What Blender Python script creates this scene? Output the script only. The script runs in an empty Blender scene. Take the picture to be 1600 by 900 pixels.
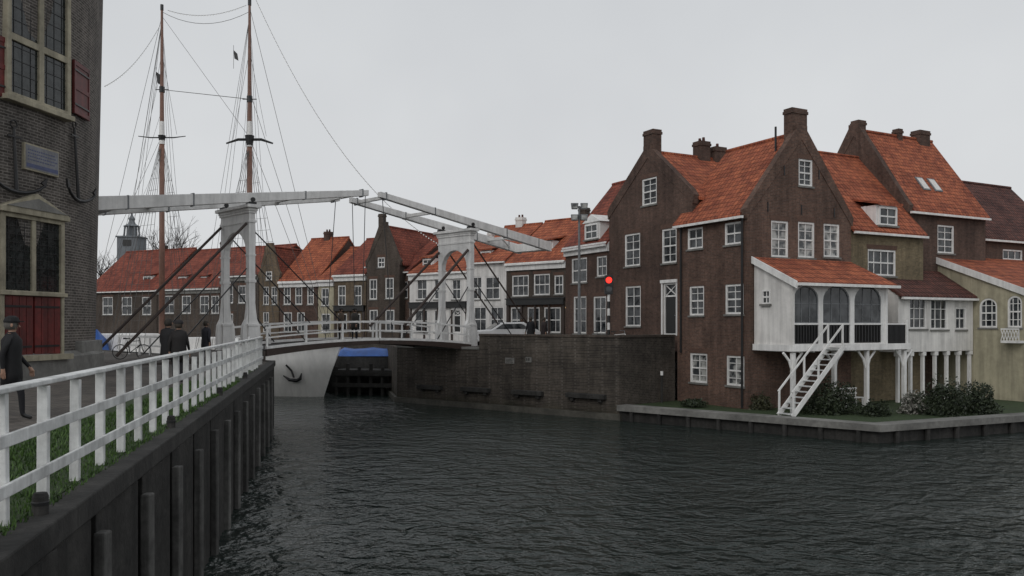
import bpy, bmesh, math, random
from mathutils import Vector, Matrix
random.seed(7)
SC=bpy.context.scene; C=SC.collection
F=1300.; CX=800.; HY=506.; H=4.4
def kk(px): return (px-CX)/F
def P(px,py,Y): return Vector((kk(px)*Y,Y,H+(HY-py)*Y/F))
def XY(px,Y): return Vector((kk(px)*Y,Y))
def zz(py,Y): return H+(HY-py)*Y/F
R=math.radians
# ---------------------------------------------------------------- materials
def N(nt,t,**kw):
    n=nt.nodes.new(t)
    for a,b in kw.items(): setattr(n,a,b)
    return n
def base(name):
    m=bpy.data.materials.new(name); m.use_nodes=True; nt=m.node_tree
    return m,nt,nt.nodes['Principled BSDF'],nt.links
def rgba(c): return (c[0],c[1],c[2],1)
def ramp(nt,fac,c0,c1,p0=.3,p1=.7):
    r=N(nt,'ShaderNodeValToRGB'); e=r.color_ramp.elements
    e[0].position=p0; e[1].position=p1; e[0].color=rgba(c0); e[1].color=rgba(c1)
    nt.links.new(fac,r.inputs[0]); return r.outputs[0]
def noise_out(nt,scale,detail=5,vec=None,rough=.6):
    n=N(nt,'ShaderNodeTexNoise'); n.inputs['Scale'].default_value=scale; n.inputs['Detail'].default_value=detail
    n.inputs['Roughness'].default_value=rough
    if vec is None: vec=N(nt,'ShaderNodeTexCoord').outputs['Object']
    nt.links.new(vec,n.inputs['Vector']); return n.outputs['Fac']
def mul(nt,a,b,fac=1.0):
    m=N(nt,'ShaderNodeMixRGB',blend_type='MULTIPLY'); m.inputs[0].default_value=fac
    nt.links.new(a,m.inputs[1]); nt.links.new(b,m.inputs[2]); return m.outputs[0]
def bumpn(nt,h,bs,strength=.5,dist=.02):
    b=N(nt,'ShaderNodeBump'); b.inputs['Strength'].default_value=strength; b.inputs['Distance'].default_value=dist
    nt.links.new(h,b.inputs['Height']); nt.links.new(b.outputs[0],bs.inputs['Normal'])
def streak(nt,lo):
    tc=N(nt,'ShaderNodeTexCoord'); mp=N(nt,'ShaderNodeMapping'); mp.inputs['Scale'].default_value=(3.2,3.2,.22)
    nt.links.new(tc.outputs['Object'],mp.inputs[0]); return ramp(nt,noise_out(nt,1.,5,mp.outputs[0],.65),(lo,lo,lo),(1.06,1.06,1.06),.36,.6)
def mat(name,col,rough=.7,var=.25,scale=2.,bump=.0,bscale=25.,metal=0.,grime=.35,spec=.5,st=0):
    m,nt,bs,l=base(name)
    lo=[c*(1-var) for c in col]; hi=[min(1,c*(1+var*.6)) for c in col]
    c=ramp(nt,noise_out(nt,scale*4,6),lo,hi)
    if grime>0:
        g=ramp(nt,noise_out(nt,scale*.6,8,rough=.7),(1-grime,)*3,(1,1,1),.35,.6); c=mul(nt,c,g)
    if st: c=mul(nt,c,streak(nt,st))
    l.new(c,bs.inputs['Base Color']); bs.inputs['Roughness'].default_value=rough; bs.inputs['Metallic'].default_value=metal
    bs.inputs['Specular IOR Level'].default_value=spec
    if bump>0: bumpn(nt,noise_out(nt,bscale,4),bs,bump,.02)
    return m
def brick(name,c1,c2,mo,bw=.22,rh=.068,ms=.007,cyl=0.,grime=.45,flat=False,bs_=.3,gs=.35,wet=False,k=.84):
    c1=[c*k for c in c1]; c2=[c*k for c in c2]; mo=[c*k for c in mo]
    m,nt,bs,l=base(name)
    tc=N(nt,'ShaderNodeTexCoord'); sp=N(nt,'ShaderNodeSeparateXYZ'); l.new(tc.outputs['Object'],sp.inputs[0])
    cb=N(nt,'ShaderNodeCombineXYZ')
    if flat: vec=tc.outputs['Object']
    else:
        if cyl:
            a=N(nt,'ShaderNodeMath',operation='ARCTAN2'); l.new(sp.outputs[1],a.inputs[0]); l.new(sp.outputs[0],a.inputs[1])
            b=N(nt,'ShaderNodeMath',operation='MULTIPLY'); l.new(a.outputs[0],b.inputs[0]); b.inputs[1].default_value=cyl
        else:
            b=N(nt,'ShaderNodeMath',operation='ADD'); l.new(sp.outputs[0],b.inputs[0]); l.new(sp.outputs[1],b.inputs[1])
        l.new(b.outputs[0],cb.inputs[0]); l.new(sp.outputs[2],cb.inputs[1]); vec=cb.outputs[0]
    t=N(nt,'ShaderNodeTexBrick'); l.new(vec,t.inputs['Vector'])
    t.inputs['Scale'].default_value=1; t.inputs['Brick Width'].default_value=bw; t.inputs['Row Height'].default_value=rh
    t.inputs['Mortar Size'].default_value=ms; t.inputs['Mortar Smooth'].default_value=.2; t.inputs['Bias'].default_value=0
    t.inputs['Color1'].default_value=rgba(c1); t.inputs['Color2'].default_value=rgba(c2); t.inputs['Mortar'].default_value=rgba(mo)
    g=ramp(nt,noise_out(nt,gs,9,rough=.72),(1-grime,)*3,(1.15,1.12,1.08),.33,.62)
    c=mul(nt,t.outputs['Color'],g)
    g2=ramp(nt,noise_out(nt,7,6,rough=.7),(.68,)*3,(1.18,)*3,.3,.7); c=mul(nt,c,g2)
    if not flat: c=mul(nt,c,streak(nt,.78))
    if wet:
        r=N(nt,'ShaderNodeMapRange'); l.new(sp.outputs[2],r.inputs[0]); r.inputs[1].default_value=.2; r.inputs[2].default_value=1.3; r.inputs[3].default_value=.55; r.inputs[4].default_value=1.
        ad=N(nt,'ShaderNodeMath',operation='MULTIPLY_ADD'); l.new(noise_out(nt,1.1,5),ad.inputs[0]); ad.inputs[1].default_value=.5; l.new(r.outputs[0],ad.inputs[2])
        c=mul(nt,c,ramp(nt,ad.outputs[0],(.45,.5,.4),(1,1,1),.75,1.))
    l.new(c,bs.inputs['Base Color']); bs.inputs['Roughness'].default_value=.9; bs.inputs['Specular IOR Level'].default_value=.25
    iv=N(nt,'ShaderNodeMath',operation='SUBTRACT'); iv.inputs[0].default_value=1; l.new(t.outputs['Fac'],iv.inputs[1])
    bumpn(nt,iv.outputs[0],bs,bs_,.012)
    return m
def tile(name,c1,c2,ax='x',moss=.35):
    c1=[c*.86 for c in c1]; c2=[c*.9 for c in c2]
    m,nt,bs,l=base(name)
    tc=N(nt,'ShaderNodeTexCoord'); sp=N(nt,'ShaderNodeSeparateXYZ'); l.new(tc.outputs['Object'],sp.inputs[0])
    cb=N(nt,'ShaderNodeCombineXYZ'); l.new(sp.outputs[0 if ax=='x' else 1],cb.inputs[0]); l.new(sp.outputs[2],cb.inputs[1])
    t=N(nt,'ShaderNodeTexBrick',offset=0.); l.new(cb.outputs[0],t.inputs['Vector'])
    t.inputs['Scale'].default_value=1; t.inputs['Brick Width'].default_value=.24; t.inputs['Row Height'].default_value=.22
    t.inputs['Mortar Size'].default_value=.022; t.inputs['Mortar Smooth'].default_value=.7
    t.inputs['Color1'].default_value=rgba(c1); t.inputs['Color2'].default_value=rgba(c2); t.inputs['Mortar'].default_value=rgba([c*.42 for c in c2])
    g=ramp(nt,noise_out(nt,.8,10,rough=.78),(1-moss*.75,1-moss*.85,1-moss*.8),(1.12,1.12,1.12),.38,.56)
    c=mul(nt,t.outputs['Color'],g)
    g2=ramp(nt,noise_out(nt,4,5,rough=.7),(.62,.66,.7),(1.2,1.15,1.1),.32,.68); c=mul(nt,c,g2)
    l.new(c,bs.inputs['Base Color']); bs.inputs['Roughness'].default_value=.85; bs.inputs['Specular IOR Level'].default_value=.3
    s=N(nt,'ShaderNodeMath',operation='MULTIPLY'); l.new(sp.outputs[0 if ax=='x' else 1],s.inputs[0]); s.inputs[1].default_value=math.tau/.24
    sn=N(nt,'ShaderNodeMath',operation='SINE'); l.new(s.outputs[0],sn.inputs[0])
    ad=N(nt,'ShaderNodeMath',operation='SUBTRACT'); l.new(sn.outputs[0],ad.inputs[0]); l.new(t.outputs['Fac'],ad.inputs[1])
    bumpn(nt,ad.outputs[0],bs,.7,.03)
    return m
def glass(name,c0,c1,s=1.5,rough=.06):
    m,nt,bs,l=base(name)
    l.new(ramp(nt,noise_out(nt,s,2),c0,c1,.4,.6),bs.inputs['Base Color']); bs.inputs['Roughness'].default_value=rough
    bumpn(nt,noise_out(nt,1.2,2),bs,.15,.02)
    return m
def leafm(name,c0,c1):
    m,nt,bs,l=base(name)
    g=N(nt,'ShaderNodeNewGeometry')
    l.new(ramp(nt,g.outputs['Random Per Island'],c0,c1,0,1),bs.inputs['Base Color']); bs.inputs['Roughness'].default_value=.6
    return m
def emis(name,col,st):
    m,nt,bs,l=base(name); bs.inputs['Base Color'].default_value=rgba(col); bs.inputs['Emission Color'].default_value=rgba(col)
    bs.inputs['Emission Strength'].default_value=st; return m
M={}
M['white']=mat('white_paint',(.84,.83,.81),.5,.06,1.5,grime=.16,st=.86)
M['rail']=mat('weathered_white_paint',(.78,.79,.78),.55,.12,2.,grime=.34,bump=.2,bscale=40,st=.74)
M['whitewall']=mat('white_render',(.80,.78,.75),.8,.06,1.,grime=.2,bump=.1,st=.8)
M['cream']=mat('cream_render',(.46,.42,.30),.8,.1,1.,grime=.28,st=.75)
M['stonec']=mat('cream_stone',(.42,.38,.28),.75,.15,2.,grime=.35,bump=.2,st=.75)
M['dark']=mat('black_paint',(.018,.018,.018),.4,.3,3.)
M['iron']=mat('black_iron',(.014,.014,.015),.45,.3,5.,grime=.2)
M['red']=mat('red_painted_wood',(.16,.020,.017),.55,.25,2.,grime=.45,st=.65)
M['brownwood']=mat('brown_wood',(.055,.036,.029),.6,.3,4.,grime=.3)
M['mastwood']=mat('varnished_mast_wood',(.24,.125,.09),.5,.2,1.5,grime=.3)
M['darkwood']=mat('tarred_wood',(.042,.040,.037),.85,.4,2.,bump=.5,bscale=12,grime=.5,st=.55)
M['pile']=mat('weathered_pile_wood',(.13,.127,.12),.9,.3,2.,bump=.5,bscale=14,grime=.5,st=.5)
M['stone']=mat('grey_stone',(.22,.215,.20),.85,.2,1.5,bump=.3,grime=.4)
M['haze']=mat('haze_tinted_stone',(.19,.205,.22),.85,.15,.3,grime=.2)  # church tower stone, with bluish distance haze mixed into its colour
M['conc']=mat('concrete_coping',(.23,.225,.21),.9,.2,1.2,bump=.3,grime=.5)
M['algae']=mat('algae_stone',(.095,.09,.075),.7,.3,1.2,bump=.5,bscale=9,grime=.6)
M['rope']=mat('rigging_rope',(.12,.115,.11),.8,.1)
M['ropew']=mat('light_cable',(.40,.40,.40),.6,.1)
M['blue']=mat('blue_tarpaulin',(.03,.12,.42),.45,.2,1.5,bump=.4,bscale=3)
M['plaqb']=mat('blue_plaque_paint',(.07,.09,.20),.5,.2)
M['plaqw']=mat('faded_plaque_paint',(.21,.215,.235),.6,.2,3.)
M['shipw']=mat('white_hull_paint',(.90,.88,.84),.3,.03,.6,grime=.04,st=.93)
M['grayp']=mat('grey_metal',(.20,.21,.22),.45,.15,3.)
M['lint']=mat('soldier_course_brick',(.13,.075,.055),.9,.3,6.,grime=.3)
M['glass']=glass('dark_window_glass',(.010,.013,.016),(.07,.075,.08))
M['glassc']=glass('curtained_window_glass',(.05,.055,.06),(.42,.42,.40),2.2)
M['glassd']=glass('leaded_glass',(.008,.012,.012),(.03,.035,.035),6,.15)
M['lit']=emis('warm_shop_light',(1.,.60,.28),1.8)
M['redlamp']=emis('red_signal_lamp',(1.,.02,.012),3.)
M['bulb']=emis('string_bulb',(.8,.8,.78),.3)
M['brA']=brick('brown_brick',(.215,.125,.095),(.14,.085,.068),(.19,.165,.145))
M['brB']=brick('dark_red_brick',(.165,.10,.08),(.115,.073,.06),(.15,.13,.115))
M['brD']=brick('grey_brown_brick',(.13,.105,.09),(.10,.08,.068),(.14,.125,.11))
M['brY']=brick('yellow_grey_brick',(.30,.24,.15),(.22,.18,.115),(.24,.21,.16))
M['brT']=brick('tower_brick',(.165,.15,.14),(.088,.078,.072),(.30,.28,.26),.27,.085,.014,cyl=9.,grime=.42)
M['brW']=brick('bastion_brick',(.125,.108,.092),(.075,.066,.058),(.16,.145,.13),.25,.08,.009,grime=.6,wet=True)
M['tan']=brick('tan_brick',(.24,.18,.12),(.18,.14,.10),(.2,.17,.14))
M['pav']=brick('path_clinkers',(.17,.155,.14),(.11,.10,.095),(.07,.065,.06),.22,.11,.01,flat=True)
M['str']=brick('street_clinkers',(.14,.12,.11),(.10,.09,.085),(.06,.055,.05),.22,.11,.01,flat=True)
for a in 'xy':
    M['roO'+a]=tile('orange_pantiles_'+a,(.56,.175,.085),(.36,.105,.058),a,.5)
    M['roR'+a]=tile('red_pantiles_'+a,(.36,.10,.062),(.24,.070,.048),a,.55)
    M['roD'+a]=tile('dark_red_pantiles_'+a,(.17,.070,.055),(.11,.052,.044),a,.55)
M['skin']=mat('skin',(.45,.27,.19),.5,.05)
M['leafA']=leafm('evergreen_leaves',(.010,.017,.008),(.04,.055,.025))
M['leafB']=leafm('olive_leaves',(.025,.028,.013),(.08,.08,.04))
M['leafC']=leafm('pale_flowering_leaves',(.03,.04,.022),(.34,.32,.29))
M['grass']=leafm('grass_blades',(.018,.045,.008),(.075,.15,.025))
M['lawn']=mat('lawn_soil',(.035,.060,.018),.9,.4,3.,bump=.6,bscale=30)
M['bark']=mat('dark_bark',(.04,.033,.028),.9,.3)
# ---------------------------------------------------------------- mesh helpers
class MB:
    def __init__(s,Mx=None): s.v=[]; s.f=[]; s.M=Mx or Matrix.Identity(4)
    def add(s,vs,fs):
        b=len(s.v); s.v+=[s.M@Vector(v) for v in vs]; s.f+=[[i+b for i in f] for f in fs]; return s
    def box(s,x0,x1,y0,y1,z0,z1):
        return s.add([(x0,y0,z0),(x1,y0,z0),(x1,y1,z0),(x0,y1,z0),(x0,y0,z1),(x1,y0,z1),(x1,y1,z1),(x0,y1,z1)],
          [(0,3,2,1),(4,5,6,7),(0,1,5,4),(1,2,6,5),(2,3,7,6),(3,0,4,7)])
    def bar(s,a,b,w,h=None,up=(0,0,1)):
        a=Vector(a); b=Vector(b); h=h or w; d=(b-a).normalized(); u=Vector(up)
        if abs(d.dot(u))>.98: u=Vector((1,0,0))
        r=d.cross(u).normalized(); u=r.cross(d)
        vs=[]
        for p in (a,b):
            for i,j in ((-1,-1),(1,-1),(1,1),(-1,1)): vs.append(p+r*(i*w/2)+u*(j*h/2))
        return s.add(vs,[(3,2,1,0),(4,5,6,7),(0,1,5,4),(1,2,6,5),(2,3,7,6),(3,0,4,7)])
    def tube(s,pts,r,n=6):
        pts=[Vector(p) for p in pts]; m=len(pts); rs=r if isinstance(r,(list,tuple)) else [r]*m
        vs=[]; fs=[]
        for i,p in enumerate(pts):
            d=(pts[min(i+1,m-1)]-pts[max(i-1,0)]).normalized()
            u=Vector((0,0,1)) if abs(d.z)<.95 else Vector((1,0,0))
            a=d.cross(u).normalized(); b=a.cross(d)
            for j in range(n):
                t=math.tau*j/n; vs.append(p+(a*math.cos(t)+b*math.sin(t))*rs[i])
        for i in range(m-1):
            for j in range(n): fs.append((i*n+j,i*n+(j+1)%n,(i+1)*n+(j+1)%n,(i+1)*n+j))
        fs.append(tuple(range(n))); fs.append(tuple((m-1)*n+j for j in range(n)))
        return s.add(vs,fs)
    def prism(s,poly,ax,a0,a1):
        n=len(poly)
        def q(p,a): return {'y':(p[0],a,p[1]),'x':(a,p[0],p[1]),'z':(p[0],p[1],a)}[ax]
        vs=[q(p,a0) for p in poly]+[q(p,a1) for p in poly]
        return s.add(vs,[tuple(range(n)),tuple(range(2*n-1,n-1,-1))]+[(i,(i+1)%n,n+(i+1)%n,n+i) for i in range(n)])
    def ring(s,po,pi,y0,y1):
        n=len(po); vs=[(p[0],y0,p[1]) for p in po]+[(p[0],y0,p[1]) for p in pi]+[(p[0],y1,p[1]) for p in po]+[(p[0],y1,p[1]) for p in pi]
        fs=[]
        for i in range(n):
            j=(i+1)%n
            fs+=[(i,j,n+j,n+i),(2*n+i,3*n+i,3*n+j,2*n+j),(i,2*n+i,2*n+j,j),(n+i,n+j,3*n+j,3*n+i)]
        return s.add(vs,fs)
    def lathe(s,prof,c=(0,0,0),n=24,sx=1,sy=1):
        vs=[];fs=[]; m=len(prof)
        for r,z in prof:
            for j in range(n):
                t=math.tau*j/n; vs.append((c[0]+r*sx*math.cos(t),c[1]+r*sy*math.sin(t),c[2]+z))
        for i in range(m-1):
            for j in range(n): fs.append((i*n+j,i*n+(j+1)%n,(i+1)*n+(j+1)%n,(i+1)*n+j))
        fs.append(tuple(range(n))); fs.append(tuple((m-1)*n+j for j in range(n)))
        return s.add(vs,fs)
    def build(s,name,m,parent=None,smooth=False,bevel=0,recalc=True):
        me=bpy.data.meshes.new(name); me.from_pydata([tuple(v) for v in s.v],[],s.f)
        if recalc:
            bm=bmesh.new(); bm.from_mesh(me); bmesh.ops.recalc_face_normals(bm,faces=bm.faces); bm.to_mesh(me); bm.free()
        if m is not None: me.materials.append(M[m] if isinstance(m,str) else m)
        if smooth: me.polygons.foreach_set('use_smooth',[True]*len(me.polygons))
        o=bpy.data.objects.new(name,me); C.objects.link(o)
        if parent: o.parent=parent
        if bevel:
            b=o.modifiers.new('b','BEVEL'); b.width=bevel; b.segments=2; b.limit_method='ANGLE'
        return o
def tag(o,label=None,cat=None,group=None,kind=None):
    for a,b in (('label',label),('category',cat),('group',group),('kind',kind)):
        if b: o[a]=b
    return o
def empty(name,label,cat,loc=(0,0,0),rz=0,group=None):
    o=bpy.data.objects.new(name,None); C.objects.link(o); o.location=loc; o.rotation_euler=(0,0,rz); o.empty_display_size=.2
    return tag(o,label,cat,group)
def apply_mods(o):
    dg=bpy.context.evaluated_depsgraph_get(); me=bpy.data.meshes.new_from_object(o.evaluated_get(dg)); o.modifiers.clear(); o.data=me
def cut(o,cb):
    if not cb.f: return
    c=cb.build('cutter',None,o.parent)
    b=o.modifiers.new('x','BOOLEAN'); b.operation='DIFFERENCE'; b.object=c; b.solver='EXACT'
    apply_mods(o); me=c.data; bpy.data.objects.remove(c); bpy.data.meshes.remove(me)
def struct(name,mb,m):
    o=mb.build(name,m); return tag(o,kind='structure')
# windows ------------------------------------------------------------
def outline(a0,a1,z0,z1,arch,ins=0.,n=10):
    a0+=ins;a1-=ins;z0+=ins;z1-=ins
    if not arch: return [(a0,z0),(a1,z0),(a1,z1),(a0,z1)]
    r=(a1-a0)/2; rise=min(r,arch*r); zc=z1-rise
    return [(a0,z0),(a1,z0)]+[((a0+a1)/2+r*math.cos(math.pi*i/n),zc+rise*math.sin(math.pi*i/n)) for i in range(n+1)]
def window(root,Mf,a0,a1,z0,z1,cols=2,rows=4,style='',cutter=None,fm='white',gm='glass',lint=False):
    arch=.9 if 'a' in style else 0
    if 'c' in style: gm='glassc'
    if cutter is not None:
        cutter.M=Mf; cutter.prism(outline(a0,a1,z0,z1,arch),'y',-.5,.24)
    w=.09 if (a1-a0)>.7 else .065
    mb=MB(Mf); mb.ring(outline(a0,a1,z0,z1,arch,-.003),outline(a0,a1,z0,z1,arch,w),.03,.13)
    if 'd' in style:   # door
        fr=mb.build('door_frame',fm,root)
        d=MB(Mf); hh=z1-(z1-z0)*.25
        d.box(a0+w,a1-w,.11,.17,z0,hh); d.box(a0+w*2,a1-w*2,.095,.11,z0+.2,z0+.9); d.box(a0+w*2,a1-w*2,.095,.11,z0+1.,hh-.15)
        dd=d.build('door','dark',root)
        g=MB(Mf); g.box(a0+w,a1-w,.14,.16,hh,z1-w); g.build('fanlight',gm,root)
        b=MB(Mf)
        b.box(a0+w,a1-w,.08,.14,hh-.04,hh+.04)
        b.bar((a0+w,.1,hh),(a1-w,.1,z1-w),.04); b.bar((a1-w,.11,hh),(a0+w,.11,z1-w),.04); b.build('glazing_bar',fm,root)
        b=MB(Mf); b.box(a0-.10,a0-.004,-.05,.02,z0,z1+.004); b.box(a0-.14,a1+.14,-.09,.02,z1+.004,z1+.16); b.box(a1+.004,a1+.10,-.05,.02,z0,z1+.004); b.build('door_surround',fm,root)
        h=MB(Mf); h.tube([(a1-w*2.2,.09,z0+1.),(a1-w*2.2,.04,z0+1.)],.025); h.build('handle','grayp',dd)
        return
    for i in range(1,cols):
        x=a0+(a1-a0)*i/cols; mb.box(x-.017,x+.017,.062,.115,z0+.02,z1-.02 if not arch else z1-.05)
    for j in range(1,rows):
        z=z0+(z1-z0)*j/rows; t=.035 if (j*2==rows) else .016; mb.box(a0+.02,a1-.02,.06 if t>.02 else .066,.11,z-t,z+t)
    fr=mb.build('window',fm,root)
    g=MB(Mf); g.prism(outline(a0,a1,z0,z1,arch,.02),'y',.1,.12); g.build('pane',gm,fr)
    s=MB(Mf); s.box(a0-.06,a1+.06,-.06,.1,z0-.08,z0+.006); s.build('sill','stone' if fm=='white' else fm,fr)
    if lint and not arch:
        s=MB(Mf); s.prism([(a0-.06,z1+.004),(a1+.06,z1+.004),(a1+.1,z1+.22),(a0-.1,z1+.22)],'y',-.008,.05); s.build('lintel','lint',fr)
def faceM(f,w=0,d=0):
    if f=='F': return Matrix.Identity(4)
    if f=='L': return Matrix(((0,1,0,0),(-1,0,0,0),(0,0,1,0),(0,0,0,1)))
    return Matrix(((0,-1,0,w),(1,0,0,0),(0,0,1,0),(0,0,0,1)))
def a_of(Mw,px):
    O=Mw.translation; T=Mw.col[0]; k=kk(px); a=(k*O.y-O.x)/(T.x-k*T.y); return a,O.y+a*T.y
def pxbox(Mw,x0,y0,x1,y1):
    a0,Y0=a_of(Mw,x0); a1,Y1=a_of(Mw,x1); Y=(Y0+Y1)/2
    return min(a0,a1),max(a0,a1),zz(y1,Y),zz(y0,Y)
def rootM(loc,rz): return Matrix.Translation(loc)@Matrix.Rotation(rz,4,'Z')
def house(label,OL,OR,depth,z0,ze,zr,axis,wm,rm,wins=(),raised='',chims=(),name='brick_house',cat='house',group=None,off=.5,gut='F',dormers=(),skyl=(),cornice=None,oh=.2,shop=None):
    OL=Vector(OL);OR=Vector(OR); w=(OR-OL).length; rz=math.atan2(OR.y-OL.y,OR.x-OL.x)
    root=empty(name,label,cat,(OL.x,OL.y,z0),rz,group)
    RW=rootM((OL.x,OL.y,0),rz)
    sh=Matrix.Translation((0,0,-z0))
    body=MB(sh)
    if axis=='y': xr=w*off; prof=[(0,z0),(w,z0),(w,ze),(xr,zr),(0,ze)]; body.prism(prof,'y',0,depth)
    elif axis=='x': yr=depth*off; prof=[(0,z0),(depth,z0),(depth,ze),(yr,zr),(0,ze)]; body.prism(prof,'x',0,w)
    else: prof=[(0,z0),(depth,z0),(depth,zr),(0,ze)]; body.prism(prof,'x',0,w)
    ob=body.build('wall',wm,root)
    cutter=MB()
    for wi in wins:
        f,x0,y0,x1,y1=wi[:5]; cols=wi[5] if len(wi)>5 else 2; rows=wi[6] if len(wi)>6 else 4; st=wi[7] if len(wi)>7 else ''
        Mf=faceM(f,w); a0,a1,q0,q1=pxbox(RW@Mf,x0,y0,x1,y1)
        window(root,sh@Mf,a0,a1,q0,q1,cols,rows,st,cutter,lint=wm.startswith('br'))
    cut(ob,cutter)
    T=.14; b=MB(sh); e=oh
    if axis=='y':
        m1=(zr-ze)/xr; m2=(zr-ze)/(w-xr)
        pl=[(-e,ze-e*m1+.02),(xr,zr+.02),(w+e,ze-e*m2+.02),(w+e,ze-e*m2+.02+T),(xr,zr+.03+T*1.3),(-e,ze-e*m1+.02+T)]
        b.prism(pl,'y',.25 if 'F' in raised else -.15,depth+.1); b.tube([(xr,.25 if 'F' in raised else -.15,zr+.2),(xr,depth+.1,zr+.2)],.1,8)
    elif axis=='x':
        m1=(zr-ze)/yr; m2=(zr-ze)/(depth-yr)
        pl=[(-e,ze-e*m1+.02),(yr,zr+.02),(depth+e,ze-e*m2+.02),(depth+e,ze-e*m2+.02+T),(yr,zr+.03+T*1.3),(-e,ze-e*m1+.02+T)]
        xa=.25 if 'L' in raised else -.06; xb=w-.25 if 'R' in raised else w+.06
        b.prism(pl,'x',xa,xb); b.tube([(xa,yr,zr+.2),(xb,yr,zr+.2)],.1,8)
    else:
        m1=(zr-ze)/depth
        pl=[(-e,ze-e*m1+.02),(depth,zr+.02),(depth,zr+.02+T),(-e,ze-e*m1+.02+T)]; b.prism(pl,'x',-.06,w+.06)
    roof=b.build('roof',M[rm+('y' if axis=='y' else 'x')],root)
    def par(ax,L,a0,a1,pr):
        q=MB(sh); q.prism([(-.06,ze-.3),(pr,zr-.15),(L+.06,ze-.3),(L+.14,ze+.12),(L-.1,ze+.42),(pr+.35,zr+.28),(pr+.35,zr+.5),(pr-.35,zr+.5),(pr-.35,zr+.28),(.1,ze+.42),(-.14,ze+.12)],ax,a0,a1)
        q.build('gable_parapet',wm,root)
    if 'F' in raised: par('y',w,-.03,.3,xr)
    if 'L' in raised: par('x',depth,-.03,.3,yr)
    if 'R' in raised: par('x',depth,w-.3,w+.03,yr)
    g=MB(sh)
    if axis!='y' and gut: g.box(-.02,w+.02,-e-.12,-e+.02,ze-e*m1-.05,ze-e*m1+.06); g.build('gutter','white',root)
    if axis=='y' and gut:
        g.box(-e-.12,-e+.02,0.05,depth,ze-e*m1-.05,ze-e*m1+.06); g.build('gutter','white',root)
    if cornice:
        g=MB(sh); g.box(-.03,w+.03,-.14,.05,ze-.55,ze-.12); g.box(-.05,w+.05,-.24,.05,ze-.12,ze-.02); g.build('cornice',cornice,root)
    if shop:
        g=MB(sh); g.box(.1,w-.1,-.22,-.003,shop,shop+.4); g.box(.05,w-.05,-.3,-.003,shop+.4,shop+.48); g.build('shop_fascia','dark',root)
        x=.1
        while x<w-.2: g=MB(sh); g.box(x,x+.16,-.08,-.003,z0,shop); g.build('shop_pilaster','brownwood',root); x+=(w-.36)/4
    for (x,y,wx,wy,za,zb,*pp) in chims: chimney_s(roof,sh,x,y,wx,wy,za,zb,wm,pp[0] if pp else 2)
    for (x0,y0,x1,y1,rmx,yy) in dormers:
        Mf=Matrix.Translation((0,yy,0)); a0,a1,q0,q1=pxbox(RW@Mf,x0,y0,x1,y1)
        d=MB(sh); d.box(a0-.1,a1+.1,yy,yy+2.2,q0-.35,q1+.08); dd=d.build('dormer','white',root)
        r=MB(sh)
        if rmx=='p':
            r.prism([(a0-.25,q1+.09),(a1+.25,q1+.09),((a0+a1)/2,q1+.55)],'y',yy-.12,yy+2.3); r.build('dormer_roof','white',dd)
        else: r.prism([(yy-.25,q1+.09),(yy+2.6,q1+.7),(yy+2.6,q1+.8),(yy-.25,q1+.2)],'x',a0-.25,a1+.25); r.build('dormer_roof',M[rm+'x'],dd)
        window(root,sh@Matrix.Translation((0,yy-.14,0)),a0,a1,q0,q1,2,2)
    for (x,t,ww,hh) in skyl:
        s0=Vector((0,t*yr,ze+(zr-ze)*t+.19)); d=Vector((0,yr,zr-ze)).normalized()
        q=MB(sh); q.bar((x,s0.y,s0.z),(x,s0.y+d.y*hh,s0.z+d.z*hh),ww,.1); q.build('skylight','grayp',roof)
        n=Vector((0,-d.z,d.y)); q=MB(sh); a=Vector((x,s0.y,s0.z))+d*.08+n*.05; c=a+d*(hh-.16); q.bar(a,c,ww-.16,.03); q.build('skylight_pane','whitewall',roof)
    return root,RW,w,sh
def chimney_s(par,sh,x,y,wx,wy,z0,z1,m,pots=2):
    b=MB(sh); b.box(x-wx/2,x+wx/2,y-wy/2,y+wy/2,z0,z1-.25); b.box(x-wx/2-.04,x+wx/2+.04,y-wy/2-.04,y+wy/2+.04,z1-.25,z1-.12)
    b.box(x-wx/2-.01,x+wx/2+.01,y-wy/2-.01,y+wy/2+.01,z1-.12,z1)
    b.build('chimney',m,par)
    for i in range(pots):
        q=MB(sh); xx=x+(i-(pots-1)/2)*.3; q.tube([(xx,y,z1-.02),(xx,y,z1+.22)],[.09,.07],8); q.build('chimney_pot','roDx',par)
def strip(pts,th,z0,z1,out=0.):
    mb=MB(); n=len(pts); pts=[Vector(p) for p in pts]; nr=[]
    for i in range(n):
        a=pts[max(i-1,0)]; b=pts[i]; c=pts[min(i+1,n-1)]
        d1=(b-a).normalized() if i>0 else (c-b).normalized(); d2=(c-b).normalized() if i<n-1 else d1
        n1=Vector((-d1.y,d1.x)); n2=Vector((-d2.y,d2.x)); m=(n1+n2).normalized(); nr.append(m/max(.4,m.dot(n1)))
    po=[p-q*out for p,q in zip(pts,nr)]; pi=[p+q*th for p,q in zip(pts,nr)]
    vs=[(p.x,p.y,z) for z in (z0,z1) for p in po]+[(p.x,p.y,z) for z in (z0,z1) for p in pi]
    fs=[]
    for i in range(n-1):
        j=i+1; fs+=[(i,j,n+j,n+i),(2*n+i,3*n+i,3*n+j,2*n+j),(n+i,n+j,3*n+j,3*n+i),(i,2*n+i,2*n+j,j)]
    fs+=[(0,n,3*n,2*n),(n-1,3*n-1,4*n-1,2*n-1)]
    return mb.add(vs,fs)
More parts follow.
